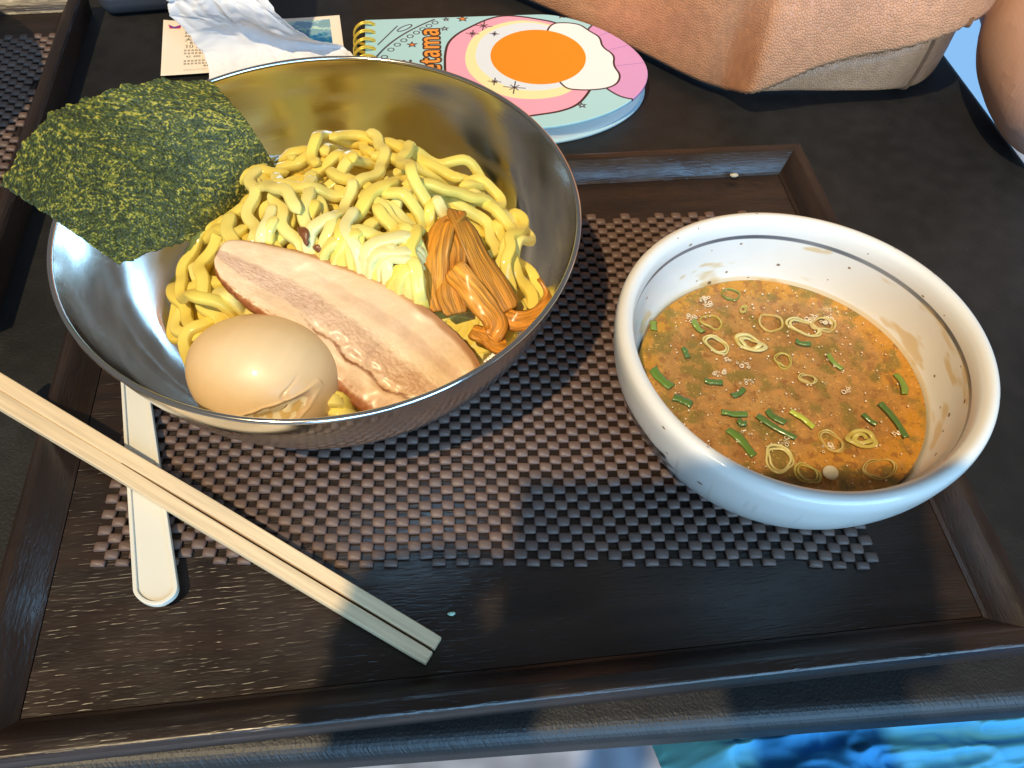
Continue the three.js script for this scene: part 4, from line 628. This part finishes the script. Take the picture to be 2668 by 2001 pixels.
// ---------------------------------------------------------------- tan leather bag
{
  const t = thing('handbag', 'tan pebbled leather handbag slumped on the table', 'handbag');
  const cells = []; { const r = rng(12); for (let j = 0; j < 40; j++) for (let i = 0; i < 40; i++) cells.push([(i + r()) / 40, (j + r()) / 40, r()]); }
  const leather = tex(512, 512, (u, v) => { let a = 9, b = 9; const ci = Math.floor(u * 40), cj = Math.floor(v * 40); for (let j = -1; j <= 1; j++) for (let i = -1; i <= 1; i++) { const c = cells[((cj + j + 40) % 40) * 40 + (ci + i + 40) % 40]; let dx = Math.abs(c[0] - u), dy = Math.abs(c[1] - v); dx = Math.min(dx, 1 - dx); dy = Math.min(dy, 1 - dy); const d = Math.hypot(dx, dy) * 40; if (d < a) { b = a; a = d; } else if (d < b) b = d; } return sstep(0.0, 0.42, b - a) * 0.9 + 0.1 * (1 - a); });
  leather.repeat.set(1 / 0.062, 1 / 0.062);
  const lmap = tex(256, 256, (u, v) => { const k = 1 + 0.07 * pnoise(u * 5, v * 5, 5, 5, 71) + 0.05 * pnoise(u * 60, v * 60, 60, 60, 72); return [0.765 * k, 0.525 * k, 0.365 * k]; }, true); lmap.repeat.set(6, 6);
  const m = std(col(1, 1, 1), { map: lmap, bumpMap: leather, bumpScale: 0.00024, roughness: 0.44 });
  const base = new THREE.CatmullRomCurve3([[-0.06, 0, -0.40], [0.0, 0, -0.338], [0.0406, 0, -0.2966], [0.0986, 0, -0.237], [0.134, 0, -0.1990], [0.150, 0, -0.1925], [0.19, 0, -0.190], [0.236, 0, -0.1885], [0.252, 0, -0.195], [0.2780, 0, -0.2300], [0.2830, 0, -0.2600], [0.270, 0, -0.33]].map((p) => V(...p)), false, 'centripetal');
  const NU = 300, NV = 110, Ht = 0.20;
  const surf = (u, v) => {
    const p = base.getPoint(u), T = base.getTangent(u), n = V(T.z, 0, -T.x).normalize().negate(), y = v * Ht;       // n points out towards the viewer
    if (n.z < 0 && u < 0.8) n.negate();
    const q = p.clone(); const out = 0.006 * sstep(0, 0.006, y) * 1 + 0.010 * Math.sin(Math.PI * clamp(y / 0.2, 0, 1)) - 0.05 * (y / Ht) ** 1.5;
    // fold: the upper body sags over the lower front corner
    const lx = (p.x - 0.1405) / 0.100, fold = 0.002 + 0.050 * lx + 0.006 * Math.sin(lx * 5), on = sstep(-0.02, 0.12, lx) * sstep(1.30, 1.05, lx), d = y - fold;
    const sag = on * (0.017 * sstep(-0.0015, 0.0045, d) * sstep(0.10, 0.01, d) - 0.010 * Math.exp(-(((d + 0.004) / 0.0045) ** 2)));
    q.addScaledVector(n, out + sag + 0.0012 * fbm(p.x * 40, y * 40, p.z * 30, 3));
    q.y = TY + 0.0008 + y - (1 - sstep(0, 0.008, y)) * 0.0; if (y < 0.006) q.addScaledVector(n, -0.004 * (1 - y / 0.006) ** 2);
    return q;
  };
  const g = gridGeo(NU, NV, (u, v) => surf(u, v).toArray(), { uv: (u, v, a) => [u * 0.62, v * Ht] });
  const body = part('body', g, m, t);
  // piped seam round the right corner
  let us = 0; for (let i = 0; i <= 600; i++) if (base.getPoint(i / 600).x < 0.2400) us = i / 600; else if (us > 0.3) break;
  const seam = []; for (let i = 0; i <= 40; i++) { const y = i / 40 * 0.055, a = surf(us + 0.012 * Math.sin(y * 50), y / Ht); seam.push(a); }
  part('piping', new THREE.TubeGeometry(new THREE.CatmullRomCurve3(seam), 60, 0.0012, 8), m, body);
}
// ---------------------------------------------------------------- bare forearm resting on the table
{
  const caps = [[0.2980, 0.0290, -0.1325, 0.0300, 0.3070, 0.0330, -0.1640, 0.0345], [0.3070, 0.0330, -0.1640, 0.0345, 0.3340, 0.0420, -0.2270, 0.0375], [0.3340, 0.0420, -0.2270, 0.0375, 0.4080, 0.0620, -0.3320, 0.0330], [0.4080, 0.0620, -0.3320, 0.0330, 0.4780, 0.0900, -0.4020, 0.0240], [0.3020, 0.0290, -0.1320, 0.0300, 0.4180, 0.1400, -0.1420, 0.0440]];
  const g = bodyGeo(caps, 0.005, 0.03, (x, y, z, d) => Math.max(d, TY + 0.0006 - y));
  const sk = tex(256, 256, (u, v) => 0.5 + 0.3 * pnoise(u * 60, v * 60, 60, 60, 81) + 0.2 * pnoise(u * 128, v * 128, 128, 128, 82));
  const P = g.attributes.position, uv = new Float32Array(P.count * 2); for (let i = 0; i < P.count; i++) { uv[2 * i] = P.getX(i) * 30; uv[2 * i + 1] = P.getZ(i) * 30; } g.setAttribute('uv', new THREE.BufferAttribute(uv, 2));
  M.skin = phy(col(0.60, 0.36, 0.27), { roughness: 0.55, bumpMap: sk, bumpScale: 0.0001, sheen: 0.2, sheenRoughness: 0.5, sheenColor: col(0.6, 0.3, 0.2) });
  tag(part('person', g, M.skin), 'bare arm with the elbow resting on the table beside the handbag', 'person');
}
// ---------------------------------------------------------------- blue crinkled clothing below the table edge
{
  const g = sheetGeo(260, 260, (u, v) => {
    const x = 0.070 + 0.34 * u, z = 0.095 + 0.30 * v, rd = (f, g, k) => 1 - Math.abs(noise(x * f + 0.6 * noise(x * 50, z * 50, k), z * g + 0.9 * noise(x * 28, z * 40, k + 2), k));
    const y = -0.118 - 0.5 * (z - 0.1) ** 2 + 0.0060 * rd(20, 120, 1) ** 2 + 0.0040 * rd(55, 170, 5) ** 2 + 0.0020 * rd(120, 200, 9) - 0.05 * sstep(0.06, 0.0, u) - 0.02 * sstep(0.10, 0.0, v);
    return [x + 0.010 * noise(z * 40, 4) * (1 - u), y, z];
  }, -0.0012);
  tag(part('blue_garment', g, std(col(0.030, 0.25, 0.50), { roughness: 0.8, side: THREE.DoubleSide })), 'bright blue crinkled clothing of the seated photographer below the table edge', 'clothing');
}
// ---------------------------------------------------------------- the photographer's phone and hands above the tray: they throw the big shadow
{
  const F = new THREE.Group(); F.position.copy(camPos); F.quaternion.copy(camera.quaternion); F.updateMatrixWorld();
  const ph = thing('smartphone', 'dark smartphone held level above the tray taking the picture', 'phone'); ph.position.copy(camPos); ph.quaternion.copy(camera.quaternion);
  const shell = part('case', new RoundedBoxGeometry(0.146, 0.068, 0.008, 4, 0.0038).translate(-0.002, -0.0045, 0.0095), std(col(0.02, 0.02, 0.022), { roughness: 0.4 }), ph);
  part('screen', new THREE.BoxGeometry(0.138, 0.062, 0.0006).translate(-0.002, -0.0045, 0.0139), std(col(0.02, 0.02, 0.025), { roughness: 0.1 }), shell);
  const hand = (sx, ox, oy, wx, wy) => {           // sx -1 left, 1 right; built in the phone's frame
    const f = (x, y, z) => [ox + sx * x, oy + y, z], c = [], cap = (a, ra, b, rb) => c.push([...f(...a), ra, ...f(...b), rb]);
    cap([0.014, -0.045, 0.030], 0.024, [0.014, -0.012, 0.024], 0.017); cap([0.036, -0.042, 0.030], 0.022, [0.030, -0.004, 0.018], 0.016);
    const fing = [[0.030, 0.012, 0.020, 0.050], [0.034, -0.006, 0.018, 0.046], [0.034, -0.024, 0.018, 0.043], [0.030, -0.040, 0.020, 0.036]];
    for (const [x, y, z, l] of fing) { cap([x, y, z], 0.0098, [x + 0.006, y + 0.003, z - 0.020], 0.0088); cap([x + 0.006, y + 0.003, z - 0.020], 0.0088, [x - 0.010, y + 0.005, z - 0.026], 0.0080); cap([x - 0.010, y + 0.005, z - 0.026], 0.0080, [x - 0.010 - l * 0.32, y + 0.006, z - 0.022], 0.0070); }
    cap([0.012, -0.030, 0.034], 0.014, [0.000, -0.006, 0.030], 0.0110); cap([0.000, -0.006, 0.030], 0.0105, [-0.012, 0.016, 0.026], 0.0085);
    cap([0.026, -0.048, 0.032], 0.024, [wx, wy, 0.070], 0.027); cap([wx, wy, 0.070], 0.027, [wx * 2.1, wy * 1.9, 0.165], 0.040);
    return bodyGeo(c, 0.004, 0.008);
  };
  const put = (g, label) => { const o = part('person', g, M.skin); o.position.copy(camPos); o.quaternion.copy(camera.quaternion); tag(o, label, 'person'); };
  put(hand(-1, -0.074, -0.024, 0.046, -0.110), 'left hand and forearm holding the phone above the tray');
  put(hand(1, 0.014, -0.055, 0.085, -0.075), 'right hand and forearm steadying the phone from below');
}
renderer.render(scene, camera);
